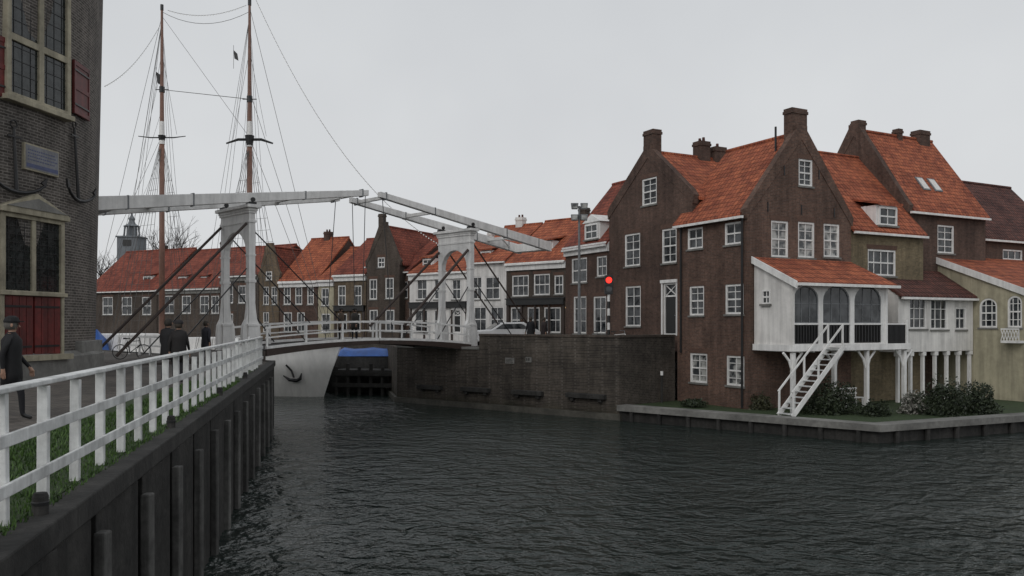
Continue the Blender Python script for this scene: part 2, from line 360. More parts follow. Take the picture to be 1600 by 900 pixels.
# ---------------------------------------------------------------- world, sun, camera
w=bpy.data.worlds.new('World'); SC.world=w; w.use_nodes=True; nt=w.node_tree; bg=nt.nodes['Background']
sky=N(nt,'ShaderNodeTexSky'); sky.sky_type='NISHITA'; sky.sun_disc=False; sky.sun_elevation=R(32); sky.sun_rotation=R(215); sky.air_density=1; sky.dust_density=6
hs=N(nt,'ShaderNodeHueSaturation'); hs.inputs['Saturation'].default_value=.12; hs.inputs['Value'].default_value=.012
nt.links.new(sky.outputs[0],hs.inputs['Color'])
tc=N(nt,'ShaderNodeTexCoord'); sp=N(nt,'ShaderNodeSeparateXYZ'); nt.links.new(tc.outputs['Generated'],sp.inputs[0])
cr=N(nt,'ShaderNodeValToRGB'); e=cr.color_ramp.elements; e[0].position=0.; e[0].color=(.68,.69,.70,1); e[1].position=.5; e[1].color=(.545,.565,.59,1)
e2=cr.color_ramp.elements.new(.12); e2.color=(.65,.665,.68,1)
nt.links.new(sp.outputs[2],cr.inputs[0])
nn=noise_out(nt,2.2,4,tc.outputs['Generated']); nr=ramp(nt,nn,(.95,.95,.955),(1.035,1.035,1.03),.35,.65)
cm=mul(nt,cr.outputs[0],nr)
ad=N(nt,'ShaderNodeMixRGB',blend_type='ADD'); ad.inputs[0].default_value=1; nt.links.new(cm,ad.inputs[1]); nt.links.new(hs.outputs[0],ad.inputs[2])
nt.links.new(ad.outputs[0],bg.inputs['Color']); bg.inputs['Strength'].default_value=1.
sl=bpy.data.lights.new('sun','SUN'); sl.energy=.5; sl.angle=R(25); sl.color=(1,.97,.93); so=bpy.data.objects.new('sun',sl); C.objects.link(so)
so.rotation_euler=(R(55),0,R(-30))
cam=bpy.data.cameras.new('camera'); co=bpy.data.objects.new('camera',cam); C.objects.link(co); co.location=(0,0,H); co.rotation_euler=(R(90),0,0)
cam.lens=29.25; cam.sensor_width=36; cam.shift_y=.035; cam.clip_end=5000; SC.camera=co
SC.view_settings.view_transform='Standard'; SC.view_settings.look='None'; SC.view_settings.exposure=0
# ---------------------------------------------------------------- water
m,nt,bs,l=base('harbour_water'); M['water']=m
bs.inputs['Base Color'].default_value=(.014,.022,.019,1); bs.inputs['Roughness'].default_value=.05; bs.inputs['IOR'].default_value=1.36
tc=N(nt,'ShaderNodeTexCoord'); mp=N(nt,'ShaderNodeMapping'); mp.inputs['Scale'].default_value=(1.,1.15,1); mp.inputs['Rotation'].default_value=(0,0,R(24)); l.new(tc.outputs['Object'],mp.inputs[0])
n1=N(nt,'ShaderNodeTexNoise'); n1.inputs['Scale'].default_value=1.5; n1.inputs['Detail'].default_value=2.5; n1.inputs['Roughness'].default_value=.5; n1.inputs['Distortion'].default_value=.6; l.new(mp.outputs[0],n1.inputs['Vector'])
n2=noise_out(nt,5.2,3,mp.outputs[0],.55); n3=noise_out(nt,.09,3,mp.outputs[0],.6); n0=noise_out(nt,.5,2,mp.outputs[0],.5)
a=N(nt,'ShaderNodeMath',operation='MULTIPLY_ADD'); l.new(n2,a.inputs[0]); a.inputs[1].default_value=.30; l.new(n1.outputs['Fac'],a.inputs[2])
a0_=N(nt,'ShaderNodeMath',operation='MULTIPLY_ADD'); l.new(n0,a0_.inputs[0]); a0_.inputs[1].default_value=.7; l.new(a.outputs[0],a0_.inputs[2])
r3=N(nt,'ShaderNodeMapRange'); l.new(n3,r3.inputs[0]); r3.inputs[1].default_value=.35; r3.inputs[2].default_value=.65; r3.inputs[3].default_value=.6; r3.inputs[4].default_value=1.1
b3=N(nt,'ShaderNodeMath',operation='MULTIPLY'); l.new(a0_.outputs[0],b3.inputs[0]); l.new(r3.outputs[0],b3.inputs[1])
bumpn(nt,b3.outputs[0],bs,1.,.34)
wb=MB(); wb.add([(-1500,-60,0),(1500,-60,0),(1500,2500,0),(-1500,2500,0)],[(0,1,2,3)]); struct('water',wb,'water')
# ---------------------------------------------------------------- ground
def q0(Y,X0=-2.35): return (X0-.2215*Y,Y)
GL=2.78
QE=(-10.35,36.2)
poly=[(1.0,-30)]+[q0(-8),q0(33),QE,(-25.7,51.8),(-45,66),(-150,80),(-400,60),(-400,-30)]
g=MB(); g.add([(x,y,GL) for x,y in poly],[tuple(range(len(poly)))]); struct('ground',g,'pav')
g=MB(); g.add([(*q0(-8,-2.5),GL+.036),(*q0(31,-2.5),GL+.036),(*q0(31,-3.3),GL+.006),(*q0(18,-4.2),GL+.006),(*q0(-8,-4.6),GL+.006)],[(0,1,2,3,4)]); struct('lawn',g,'lawn')
gb=MB()
for i in range(20000):
    Y=5+18*random.random()**1.7; X0=-2.42-random.random()**1.1*(1.8 if Y<14 else 1.4)
    x,y=q0(Y,X0); hgt=random.uniform(.04,.10); a=random.random()*6.28; c=.009*(1+Y/14); dx,dy=c*math.cos(a),c*math.sin(a); lx,ly=random.uniform(-.04,.04),random.uniform(-.04,.04)
    gb.add([(x-dx,y-dy,GL),(x+dx,y+dy,GL),(x+lx,y+ly,GL+hgt)],[(0,1,2)])
o=gb.build('grass','grass',recalc=False); tag(o,'short green grass strip along the foot of the white railing','grass',kind='stuff')
K1=Vector((10.3,36.4)); PH=R(28); E1=Vector((math.cos(PH),math.sin(PH))); E2=Vector((-math.sin(PH),math.cos(PH)))
def kf(w,v): p=K1+E1*w+E2*v; return Vector((p.x,p.y))
SL=3.05
poly=[(4.9,38.1),(-6.5,47.0),(-8.5,56),(-14,66),(-70,84),(-400,150),(-1500,2400),(1500,2400),(500,150),tuple(kf(45,3)),tuple(kf(20,3)),tuple(kf(1,3)),tuple(kf(.5,5)),(7.9,40.6)]
g=MB(); g.add([(x,y,SL) for x,y in poly],[tuple(range(len(poly)))]); struct('street',g,'str')
GA=.65
poly=[(4.9,37.95),(13.5,30.6),(20.8,33.9),(50,46),(60,70),tuple(kf(20,4)),tuple(kf(1,4)),(7.9,41.5)]
g=MB(); g.add([(x,y,GA) for x,y in poly],[tuple(range(len(poly)))]); struct('garden_ground',g,'lawn')
gp=[(4.9,37.95),(13.5,30.6),(20.8,33.9),(50,46)]
t=empty('garden_quay','low timber quay with pale coping around the house gardens','quay')
strip(gp,.3,-1,.45).build('quay_wall','darkwood',t)
strip(gp,.55,.45,.70,.22).build('coping','conc',t)
for i in range(len(gp)-1):
    a=Vector(gp[i]);b=Vector(gp[i+1]); n=int((b-a).length/1.4)
    for j in range(n):
        p=a.lerp(b,(j+.5)/n); d=(b-a).normalized(); o=Vector((d.y,-d.x))*.1
        q=MB(); q.tube([(p.x+o.x,p.y+o.y,-1),(p.x+o.x,p.y+o.y,.44)],.1,8); q.build('pile','darkwood',t)
t=empty('bastion_wall','dark brick bastion wall under the right end of the drawbridge','wall')
bp=[(-14,66),(-8.5,56),(-6.5,47.0),(4.9,38.0),(7.95,40.6)]
strip(bp,.6,-1,SL+.02).build('wall','brW',t)
strip(bp,.2,-1,.28,.16).build('footing','algae',t)
pp=[(-1.7,43.22),(4.9,38.0),(7.95,40.6)]
strip(pp,.42,SL+.02,3.78,-.0).build('parapet','brW',t)
strip(pp,.48,3.78,3.88,.05).build('coping','brD',t)
strip([(-6.5,47.0),(-1.7,43.22)],.5,SL+.02,SL+.14,.05).build('edge_stone','conc',t)
ba=Vector((-6.5,47.0)); bb=Vector((4.9,38.0)); Mb=Matrix.Translation((ba.x,ba.y,0))@Matrix.Rotation(math.atan2(bb.y-ba.y,bb.x-ba.x),4,'Z')
for x0,x1,y in ((656,692,600),(724,767,604),(803,850,609),(888,948,614)):
    a0,a1,z0,z1=pxbox(Mb,x0,y,x1,y+8); q=MB(Mb); q.box(a0,a1,-.28,-.0,z0,z0+.22); q.box(a0+.2,a0+.4,-.2,0,z0-.15,z0); q.box(a1-.4,a1-.2,-.2,0,z0-.15,z0); q.build('fender_ledge','darkwood',t,bevel=.02)
for x0,y0,x1,y1,lab in ((790,559,804,568,'small white notice plate on the bastion wall, left one'),(822,558,831,566,'smaller white plate with a dark figure on the bastion wall')):
    a0,a1,z0,z1=pxbox(Mb,x0,y0,x1,y1); s=empty('notice_plate',lab,'sign',Mb@Vector((a0,-.02,z0)),math.atan2(bb.y-ba.y,bb.x-ba.x))
    q=MB(); q.box(0,a1-a0,-.02,0.02,0,z1-z0); q.build('plate','stone' if x0>800 else 'conc',s)
    q=MB()
    if x0<800:
        for k in range(3): q.box(.06,(a1-a0)-.06-.05*k,-.024,-.021,.06+.07*k,.085+.07*k)
    else: q.box(.05,.11,-.024,-.021,.07,.22); q.box(.17,.24,-.024,-.021,.07,.22)
    q.build('lettering','dark',s)
c=XY(1034,39.6); t=empty('marker_post','small white tipped post at the bastion foot near the corner house','post',(c.x,c.y,GA))
q=MB(); q.tube([(0,0,0),(0,0,1.3)],.06,8); q.build('post','darkwood',t); q=MB(); q.tube([(0,0,1.3),(0,0,1.5)],.07,8); q.build('cap','white',t)
# ---------------------------------------------------------------- left quay wall and railing
t=empty('timber_quay','dark timber quay wall with upright piles below the railing','quay',(*q0(6),0))
def rel(o): o.parent=t; o.matrix_parent_inverse=Matrix.Translation((-q0(6)[0],-6,0)); return o
rel(strip([q0(-8,-2.32),q0(33,-2.32),(QE[0]-.05,QE[1])],.2,-1.5,GL-.2).build('sheet_wall','darkwood'))
rel(strip([q0(-8,-2.2),q0(33,-2.2),(QE[0]+.06,QE[1])],.3,GL-.2,GL+.03).build('cap_beam','darkwood',bevel=.02))
y=4.0
while y<33:
    x,_=q0(y,-2.15); q=MB(); j=random.uniform(-.06,.06)
    q.box(x-.06,x+.055,y-.08,y+.08,-1.5,2.36+j); o=q.build('pile','pile',bevel=.02); rel(o)
    for kx in (.33,.66,.99,1.32,1.65):
        x2,_=q0(y+kx,-2.27); q=MB(); dp_=random.uniform(.0,.03); q.box(x2-.05,x2+.02+dp_,y+kx-.13,y+kx+.13,-1.5,GL-.21); rel(q.build('plank','darkwood',bevel=.01))
    y+=1.98
for y in (6.95,12.75,18.5,24.2):
    x,_=q0(y,-2.40); s=empty('mooring_stump','short dark timber stump on the quay edge beside the railing, '+{6.95:'nearest',12.75:'second nearest',18.5:'third nearest',24.2:'farthest'}[y]+' one','stump',(x,y,GL+.03),group='timber stumps along the railing foot')
    q=MB(); q.lathe([(.065,0),(.062,.15),(.05,.18)],n=10); q.build('post','darkwood',s)
    q=MB(); q.lathe([(.068,.08),(.07,.105),(.066,.11)],n=10); q.build('band','iron',s)
t=empty('quay_railing','long white wooden railing with three rails along the left quay','railing',(*q0(5.6,-2.56),GL))
d=Vector((-.2215,1)).normalized()
t.rotation_euler=(0,0,math.atan2(-d.x,d.y)); 
st=.963; n=29
for i in range(-3,n):
    q=MB(); yy=i*st; q.box(-.045,.045,yy-.04,yy+.04,.0,1.08); o=q.build('post','rail',t,bevel=.008)
    o.rotation_euler=(R(random.uniform(-.5,.5)),R(random.uniform(-.4,.4)),0)
Lr=(n-1)*st+.1
q=MB(); q.box(-.07,.07,-3.1,Lr,1.08,1.125); q.build('top_rail','rail',t,bevel=.01)
q=MB(); q.box(.047,.08,-3.1,Lr,.66,.765); q.build('middle_rail','rail',t,bevel=.008)
q=MB(); q.box(.047,.08,-3.1,Lr,.27,.375); q.build('lower_rail','rail',t,bevel=.008)
# ---------------------------------------------------------------- round tower
CT=Vector((-22.7,25.6)); RT=9.
def Rz(z): return 8.82+.020*(z-GL)
t=empty('round_tower','tall round brick tower with red shutters and wall anchors','tower',(CT.x,CT.y,GL))
TS=Matrix.Translation((0,0,-GL))
q=MB(TS); zs=[GL-1+i*.8 for i in range(24)]; q.lathe([(Rz(z),z) for z in zs],n=128); q.build('wall','brT',t,smooth=True)
q=MB(TS); zt=zs[-1]; q.lathe([(Rz(zt)+.02,zt-.5),(Rz(zt)+.5,zt),(Rz(zt)+.5,zt+.3)],n=96); q.build('cornice','stonec',t)
q=MB(TS); q.lathe([(Rz(zt)+.4,zt+.3),(3,zt+6),(.1,zt+8)],n=64); q.build('roof','dark',t)
q=MB(TS); q.lathe([(9.12,GL-.5),(9.12,GL+.62),(8.9,GL+.78)],n=128); q.build('plinth','stone',t,smooth=False)
def tface(px,z=8,roff=0.):
    Rr=Rz(z)+roff; dx,dy=kk(px),1.; L=math.hypot(dx,dy); dx/=L;dy/=L
    b=dx*CT.x+dy*CT.y; c=CT.x**2+CT.y**2-Rr*Rr; s=b-math.sqrt(max(0,b*b-c)); ang=math.atan2(s*dy-CT.y,s*dx-CT.x)
    ox,oy=math.cos(ang),math.sin(ang)
    Ml=Matrix(((-oy,-ox,0,Rr*ox),(ox,-oy,0,Rr*oy),(0,0,1,0),(0,0,0,1)))
    return Ml,Matrix.Translation((CT.x,CT.y,0))@Ml
def tb(px,z,x0,y0,x1,y1):
    Ml,Mw=tface(px,z); return (TS@Ml,)+pxbox(Mw,x0,y0,x1,y1)
Ml,a0,a1,z0,z1=tb(56,12,7,-150,107,168)
q=MB(Ml); q.ring(outline(a0,a1,z0,z1,0),outline(a0+.16,a1-.16,z0+.16,z1-.2,0),-.1,.3)
mx=(a0+a1)/2+.05; q.box(mx-.1,mx+.1,-.09,.25,z0+.1,z1-.1); zt_=z0+(z1-z0)*.29; q.box(a0+.1,a1-.1,-.08,.25,zt_-.1,zt_+.1)
q.box(a0-.1,a1+.08,-.18,.2,z0-.1,z0+.05)
fr=q.build('window','stonec',t,bevel=.015)
q=MB(Ml)
q.box(a0+.1,a1-.1,-.01,.02,z0+.1,z1-.1); q.build('pane','glassd',fr)
q=MB(Ml)
for i in range(1,8):
    x=a0+(a1-a0)*i/8; q.box(x-.006,x+.006,-.025,-.012,z0+.15,z1-.15)
for i in range(1,16):
    z=z0+(z1-z0)*i/16; q.box(a0+.1,a1-.1,-.028,-.013,z-.006,z+.006)
q.build('glazing_bar','iron',fr)
def shutter(px,x0,y0,x1,y1,z):
    Ml,a0,a1,z0,z1=tb(px,z,x0,y0,x1,y1); q=MB(Ml); q.box(a0,a1,-.09,-.03,z0,z1)
    q.box(a0,a0+.08,-.112,-.09,z0,z1); q.box(a1-.08,a1,-.112,-.09,z0,z1)
    for zc in (z0+.08,(z0+z1)/2,z1-.08): q.box(a0+.08,a1-.08,-.111,-.09,zc-.07,zc+.07)
    o=q.build('shutter','red',t,bevel=.006)
    for zc in (z0+.3,z1-.3): q=MB(Ml); q.box(a0,a1-.05,-.125,-.113,zc-.025,zc+.025); q.build('hinge','iron',o)
shutter(122,111,101,135,183,11.5); shutter(2,-16,57,14,152,11.5)
Ml,a0,a1,z0,z1=tb(48,6,-2,345,97,455)
q=MB(Ml); q.prism([(a0-.12,z1+.12),(a1+.12,z1+.12),(a1+.12,z1+.26),((a0+a1)/2,z1+.78),(a0-.12,z1+.26)],'y',-.2,.2)
q.build('pediment','stonec',t,bevel=.02)
q=MB(Ml); q.prism([(a0+.05,z1+.3),(a1-.05,z1+.3),((a0+a1)/2,z1+.63)],'y',-.23,-.19); q.build('pediment_panel','stone',t)
q=MB(Ml); q.ring(outline(a0,a1,z0-.1,z1+.13,0),outline(a0+.15,a1-.15,z0,z1,0),-.1,.3); mx=(a0+a1)/2; q.box(mx-.08,mx+.08,-.08,.2,z0,z1); q.box(a0-.06,a1+.06,-.16,.2,z0-.14,z0-.02)
fr=q.build('window','stonec',t,bevel=.015)
q=MB(Ml); q.box(a0+.1,a1-.1,-.01,.02,z0-.05,z1+.05); q.build('pane','glassd',fr)
q=MB(Ml)
for i in range(1,8):
    x=a0+(a1-a0)*i/8; q.box(x-.006,x+.006,-.025,-.012,z0,z1)
for i in range(1,9):
    z=z0+(z1-z0)*i/9; q.box(a0+.1,a1-.1,-.028,-.013,z-.006,z+.006)
q.build('glazing_bar','iron',fr)
zb=zz(553,25); q=MB(Ml)
q.box(a0,a0+.12,-.08,.3,zb,z0-.14); q.box(a1-.12,a1,-.08,.3,zb,z0-.14); q.box(a0-.08,a1+.1,-.32,.3,zb-.16,zb); q.build('door_surround','stonec',t)
for s in (0,1):
    xa=a0+.12+s*(a1-a0-.24)/2; xb=xa+(a1-a0-.24)/2
    q=MB(Ml); q.box(xa+.02,xb-.02,-.05,.1,zb,z0-.15)
    for j in range(4): q.box(xa+.035+j*(xb-xa-.06)/4,xa+.015+(j+1)*(xb-xa-.06)/4,-.07,-.05,zb+.02,z0-.17)
    o=q.build('door','red',t)
    for zc in (zb+.25,z0-.45): q=MB(Ml); q.box(xa+.02,xb-.1,-.085,-.071,zc-.03,zc+.03); q.build('hinge','iron',o)
Ml,a0,a1,z0,z1=tb(136,3.5,121,527,153,560)
q=MB(Ml); q.box(a0,a1,-.15,.5,z0-.3,z1-.1); q.box(a0-.1,a1,-.12,.5,z0-.6,z0-.3); q.build('stone_block','conc',t,bevel=.03)
Ml,a0,a1,z0,z1=tb(62,9,35,230,89,271)
q=MB(Ml); q.box(a0,a1,-.07,.12,z0,z1); o=q.build('plaque','stonec',t,bevel=.01)
q=MB(Ml); q.box(a0+.04,a1-.04,-.08,-.071,z0+.05,z1-.05); q.build('plaque_field','plaqw',o)
q=MB(Ml); hh=(z1-z0)
q.box(a0+.07,a1-.07,-.086,-.081,z0+.09,z0+.09+hh*.14)
q.build('plaque_stripe','plaqb',o)
q=MB(Ml)
for r_ in range(4):
    zc=z0+hh*(.38+r_*.12); x=a0+.12
    while x<a1-.18:
        ww=random.uniform(.03,.08); q.box(x,x+ww,-.085,-.081,zc,zc+hh*.045); x+=ww+.035
q.build('plaque_lettering','plaqb',o)
def wanchor(px,pt,pb,half,tilt):
    Ml,Mw=tface(px,9); O,Y=a_of(Mw,px); zt=zz(pt,Y); zb=zz(pb,Y); Ml=TS@Ml
    q=MB(Ml); q.tube([(0,-.12,zt),(tilt,-.12,zb)],[.035,.055],8)
    q.tube([(tilt+half*math.sin(R(an)),-.13-.1*abs(math.sin(R(an))),zb+half*.55*(1-math.cos(R(an)))) for an in range(-80,81,16)],[.02,.035,.045,.05,.055,.06,.055,.05,.045,.035,.02],8)
    for s in (-1,1): q.prism([(tilt+s*half*1.02,zb+half*.58),(tilt+s*half*.78,zb+half*.40),(tilt+s*half*.96,zb+half*.29)],'y',-.25,-.19)
    q.tube([(.11*math.cos(x*math.tau/12),-.12,zt+.1+.11*math.sin(x*math.tau/12)) for x in range(13)],.022,6)
    q.bar((-.22,-.14,zt-.25),(.22,-.14,zt-.25),.045)
    q.build('wall_anchor','iron',t)
wanchor(110,200,312,.95,.28); wanchor(16,200,300,.95,.1)
# ---------------------------------------------------------------- right cluster houses
A,AW,Aw,Ash=house('tall brown brick corner house with orange roof and chimney on its gable',kf(0,0),kf(6.56,0),4.75,.5,9.3,12.95,'y','brA','roO',
 [('F',1205,345,1232,402,2,4,'c'),('F',1247,347,1273,403,2,4,'c'),('F',1287,350,1312,402,2,4,'c'),('F',1248,249,1270,291,2,4),
  ('L',1074,356,1098,389,2,2),('L',1132,347,1160,382,2,2),('L',1077,447,1100,493,2,4),('L',1133,444,1162,491,2,4),('L',1078,552,1105,598,2,4,'c'),('L',1135,556,1163,603,2,4,'c')],
  raised='F',chims=[(3.28,.35,.95,.5,12.7,14.25,0)])
q=MB(Ash); q.tube([(2.6,.9,12.),(2.6,.9,13.5)],.05,8); q.build('flue_pipe','iron',A)
q=MB(Ash); q.tube([(-.08,.25,9.1),(-.08,.25,.7)],.05,8); q.build('drainpipe','iron',A)
q=MB(Ash); q.tube([(-.08,4.4,9.1),(-.08,4.4,3.)],.05,8); q.build('drainpipe','iron',A)
for x,z in ((1.2,9.6),(3.28,9.6),(5.4,9.6),(2.2,11.3),(4.4,11.3)):
    q=MB(Ash); q.box(x-.025,x+.025,-.03,.0,z-.22,z+.22); q.build('wall_tie','iron',A)
house('dark red brick house whose pointed gable faces left, with a black street door',kf(.3,11),kf(.3,4),8,SL-.4,10.5,13.15,'y','brB','roO',
 [('F',1003,278,1026,320,2,4),('F',976,365,1000,416,2,4),('F',1034,357,1057,411,2,4),('F',977,447,1001,510,2,4),('F',1036,442,1057,524,2,4,'d')],
 raised='F',chims=[(3.5,.3,.8,.55,12.9,14.45,0),(3.5,3.6,.6,.7,12.9,14.2,2),(3.5,4.7,.6,.8,12.9,14.0,1)])
house('brick house with white ornate dormer left of the pointed gable house',kf(.3,15.6),kf(.3,11.03),7,SL-.4,9.0,12.9,'x','brB','roR',
 [('F',893,403,917,442,2,2),('F',932,400,948,432,2,2),('F',896,463,916,521,2,3),('F',927,463,947,521,2,3)],
 dormers=[(916,350,936,374,'p',.05)],cornice='white')
house('yellow grey brick house with dormer beside the corner house',kf(6.62,.06),kf(11.9,.06),8,.5,8.95,13.3,'x','brY','roO',
 [('F',1356,390,1400,431,4,2)],dormers=[(1371,324,1399,353,'s',.1)])
house('tall brick house with orange roof and two skylights',kf(11.95,1),kf(18.5,1),6.6,.5,10.4,14.9,'x','brB','roO',
 [('F',1465,352,1491,396,2,4)],raised='L',chims=[(.35,3.3,.6,.5,14.7,15.6,0),(5.6,3.3,.9,.6,14.7,15.6,0),(3.6,3.3,.35,.4,14.7,15.5,0)],skyl=[(2.6,.22,.6,.95),(3.6,.22,.6,.95)])
house('dark roofed brick house at the right edge',kf(18.6,1.5),kf(27,1.5),6.6,.5,9.3,12.9,'x','brB','roD',
 [('F',1567,390,1598,420,3,2)],raised='L')
WL,WW,ww_,wsh=house('low white house wing standing on white columns above the garden',kf(8.6,-1),kf(14.3,-1),1.9,3.05,5.75,7.0,'s','whitewall','roD',
 [('F',1421,466,1448,514,3,3),('F',1454,467,1481,515,3,3),('F',1493,480,1510,515,2,2)],name='white_house')
for i in range(7):
    q=MB(wsh); x=.12+i*.91; q.box(x-.07,x+.07,.05,.19,.6,3.05); q.box(x-.12,x+.12,.0,.24,2.85,3.04); q.build('column','white',WL)
CR,CRW,crw,crs=house('cream rendered house with arched windows and sloping orange roof',kf(14.38,-3.6),kf(24,-3.6),5.3,.5,5.9,8.0,'s','cream','roO',
 [('L',1530,466,1558,512,3,4,'a'),('L',1574,462,1597,512,3,4,'a')],name='cream_house')
Mf=faceM('L'); a0,a1,z0,z1=pxbox(CRW@Mf,1573,513,1601,532)
q=MB(crs@Mf); q.box(a0,a1,-.5,-.44,z1-.07,z1); q.build('balcony_rail','white',CR)
q=MB(crs@Mf); q.box(a0,a1,-.5,-.003,z0-.12,z0); q.build('balcony_floor','white',CR)
q=MB(crs@Mf)
for i in range(7): x=a0+(a1-a0)*i/6; q.bar((x,-.47,z0),(min(a1,x+.15),-.47,z1-.07),.03); q.bar((min(a1,x+.15),-.46,z0),(x,-.46,z1-.07),.03)
q.build('balcony_lattice','white',CR)
q=MB(crs); q.prism([(-.25,5.66),(5.3,7.86),(5.3,8.2),(-.25,6.0)],'x',-.13,-.062); q.build('verge_board','white',CR)
# ---------------------------------------------------------------- porch
px0=kf(.35,-2.25); pr=empty('balcony_porch','white raised porch with three arches, orange roof and black balustrade','porch',(px0.x,px0.y,3.5),PH)
PS=Matrix.Translation((0,0,-3.5)); PW=rootM((px0.x,px0.y,0),PH); dp=2.2
q=MB(PS); q.box(-.06,7.25,-.08,dp,3.34,3.5); q.box(-.1,7.3,-.12,-.04,3.25,3.52); q.box(-.1,-.04,-.04,dp,3.25,3.52)
for i in range(9): x=.4+i*.85; q.box(x-.05,x+.05,0,dp,3.2,3.34)
q.build('floor','white',pr)
q=MB(PS); q.prism([(.0,3.5),(dp,3.5),(dp,7.2),(.0,6.08)],'x',0,.12); sw=q.build('side_wall','whitewall',pr)
Mf=faceM('L'); a0,a1,z0,z1=pxbox(PW@Mf,1191,453,1204,475); cu=MB(PS@Mf); cu.prism(outline(a0,a1,z0,z1,0),'y',-.5,.06); cut(sw,cu)
window(pr,PS@Mf@Matrix.Translation((0,-.06,0)),a0,a1,z0,z1,2,2)
q=MB(PS); q.box(.125,5.7,0,.12,3.5,6.08); ar=q.build('arcade','white',pr)
cu=MB(PS); arcs=[]
for x0,x1 in ((1240,1279),(1286,1328),(1335,1377)):
    a0,a1,z0,z1=pxbox(PW,x0,447,x1,505); arcs.append((a0,a1,z1)); cu.prism(outline(a0,a1,3.56,z1,.75),'y',-.5,.5)
cut(ar,cu)
for a0,a1,z1 in arcs:
    q=MB(PS); q.ring(outline(a0,a1,4.42,z1,.75,-.004),outline(a0,a1,4.42,z1,.75,.05),.03,.1)
    for i in (1,2): x=a0+(a1-a0)*i/3; q.box(x-.012,x+.012,.04,.09,4.45,z1-.08)
    q.box(a0,a1,.04,.09,5.25,5.275); o=q.build('arched_window','grayp',pr)
    q=MB(PS); q.prism(outline(a0,a1,4.42,z1,.75,.02),'y',.06,.075); q.build('pane','glass',o)
    q=MB(PS); q.box(a0,a1,.04,.07,3.58,4.36); o=q.build('balustrade_panel','dark',pr)
    q=MB(PS)
    for i in range(9): x=a0+(a1-a0)*(i+.5)/9; q.box(x-.022,x+.022,-.01,.035,3.6,4.34)
    q.build('baluster','iron',pr)
    q=MB(PS); q.box(a0,a1,-.03,.08,4.36,4.43); q.build('handrail','white',pr)
q=MB(PS); q.box(5.72,7.2,-.03,.05,4.36,4.43); q.box(7.13,7.2,.05,dp,4.36,4.43); q.build('handrail','white',pr)
q=MB(PS); q.box(5.84,7.12,.035,.05,3.56,4.34); q.build('balustrade_panel','dark',pr)
q=MB(PS)
for i in range(17): x=5.8+i*.083; q.box(x-.02,x+.02,-.01,.03,3.5,4.36)
for i in range(20): y=.1+i*.1; q.box(7.14,7.18,y-.02,y+.02,3.5,4.36)
q.build('baluster','iron',pr)
q=MB(PS); q.box(5.7,5.84,-.04,.1,3.5,6.0);q.build('post','white',pr)
q=MB(PS); q.box(7.1,7.22,-.05,.07,3.5,4.6);q.build('post','white',pr)
q=MB(PS); q.prism([(-.35,6.0),(dp-.0,7.2),(dp-.0,7.34),(-.35,6.14)],'x',-.12,6.1); q.build('roof','roOx',pr)
q=MB(PS); q.prism([(-.38,5.86),(dp,7.06),(dp,7.36),(-.38,6.16)],'x',-.18,-.122); q.build('verge_board','white',pr)
q=MB(PS); q.box(-.12,6.12,-.5,-.36,5.98,6.1); q.build('gutter','white',pr)
for x in (.1,2.55,4.6,7.1):
    q=MB(PS); q.box(x-.08,x+.08,.0,.16,.62,3.2)
    for s in (-1,1):
        pts=[(x+s*.05,.09,2.45),(x+s*.2,.09,2.85),(x+s*.55,.09,3.2)]; q.tube(pts,.055,6)
    q.build('support_post','white',pr)
st_=empty('garden_stair','steep white wooden stair from the porch down to the garden','stair',(px0.x,px0.y,GA),PH)
SS=Matrix.Translation((0,0,-GA)); PWs=PW@Matrix.Translation((0,-.75,0)); b0,_=a_of(PWs,1232); b1,_=a_of(PWs,1312)
for y in (-.95,-.2):
    q=MB(SS); q.bar((b0,y,GA+.02),(b1,y,3.45),.05,.2); q.build('stringer','white',st_)
    q=MB(SS); q.bar((b0,y,GA+1.0),(b1,y,3.45+.95),.05,.07)
    for f in (.02,.5,.98): xx=b0+(b1-b0)*f; zb_=GA+(3.45-GA)*f; q.box(xx-.035,xx+.035,y-.03,y+.03,zb_,zb_+.98)
    q.build('handrail','white',st_)
for i in range(13):
    f=(i+.5)/13; xx=b0+(b1-b0)*f; z=GA+(3.45-GA)*f; q=MB(SS); q.box(xx-.12,xx+.12,-.93,-.22,z-.02,z+.02); q.build('tread','rail',st_)
q=MB(SS); q.box(b1,b1+.9,-1.,-.13,3.4,3.49); q.build('landing','white',st_)
c=kf(5.0,-1.3); t=empty('garden_bench','small white slatted garden bench under the balcony','bench',(c.x,c.y,GA),PH)
q=MB(); q.box(-.6,.6,-.2,.2,.4,.44); q.build('seat','white',t)
q=MB(); q.box(-.6,.6,.18,.22,.55,.62); q.box(-.6,.6,.18,.22,.78,.85); 
for i in range(7): q.box(-.56+i*.18,-.53+i*.18,.185,.215,.44,.8)
q.build('backrest','white',t)
for x in (-.55,.55):
    for y in (-.17,.2): q=MB(); q.box(x-.03,x+.03,y-.03,y+.03,0,.4); q.build('leg','white',t)
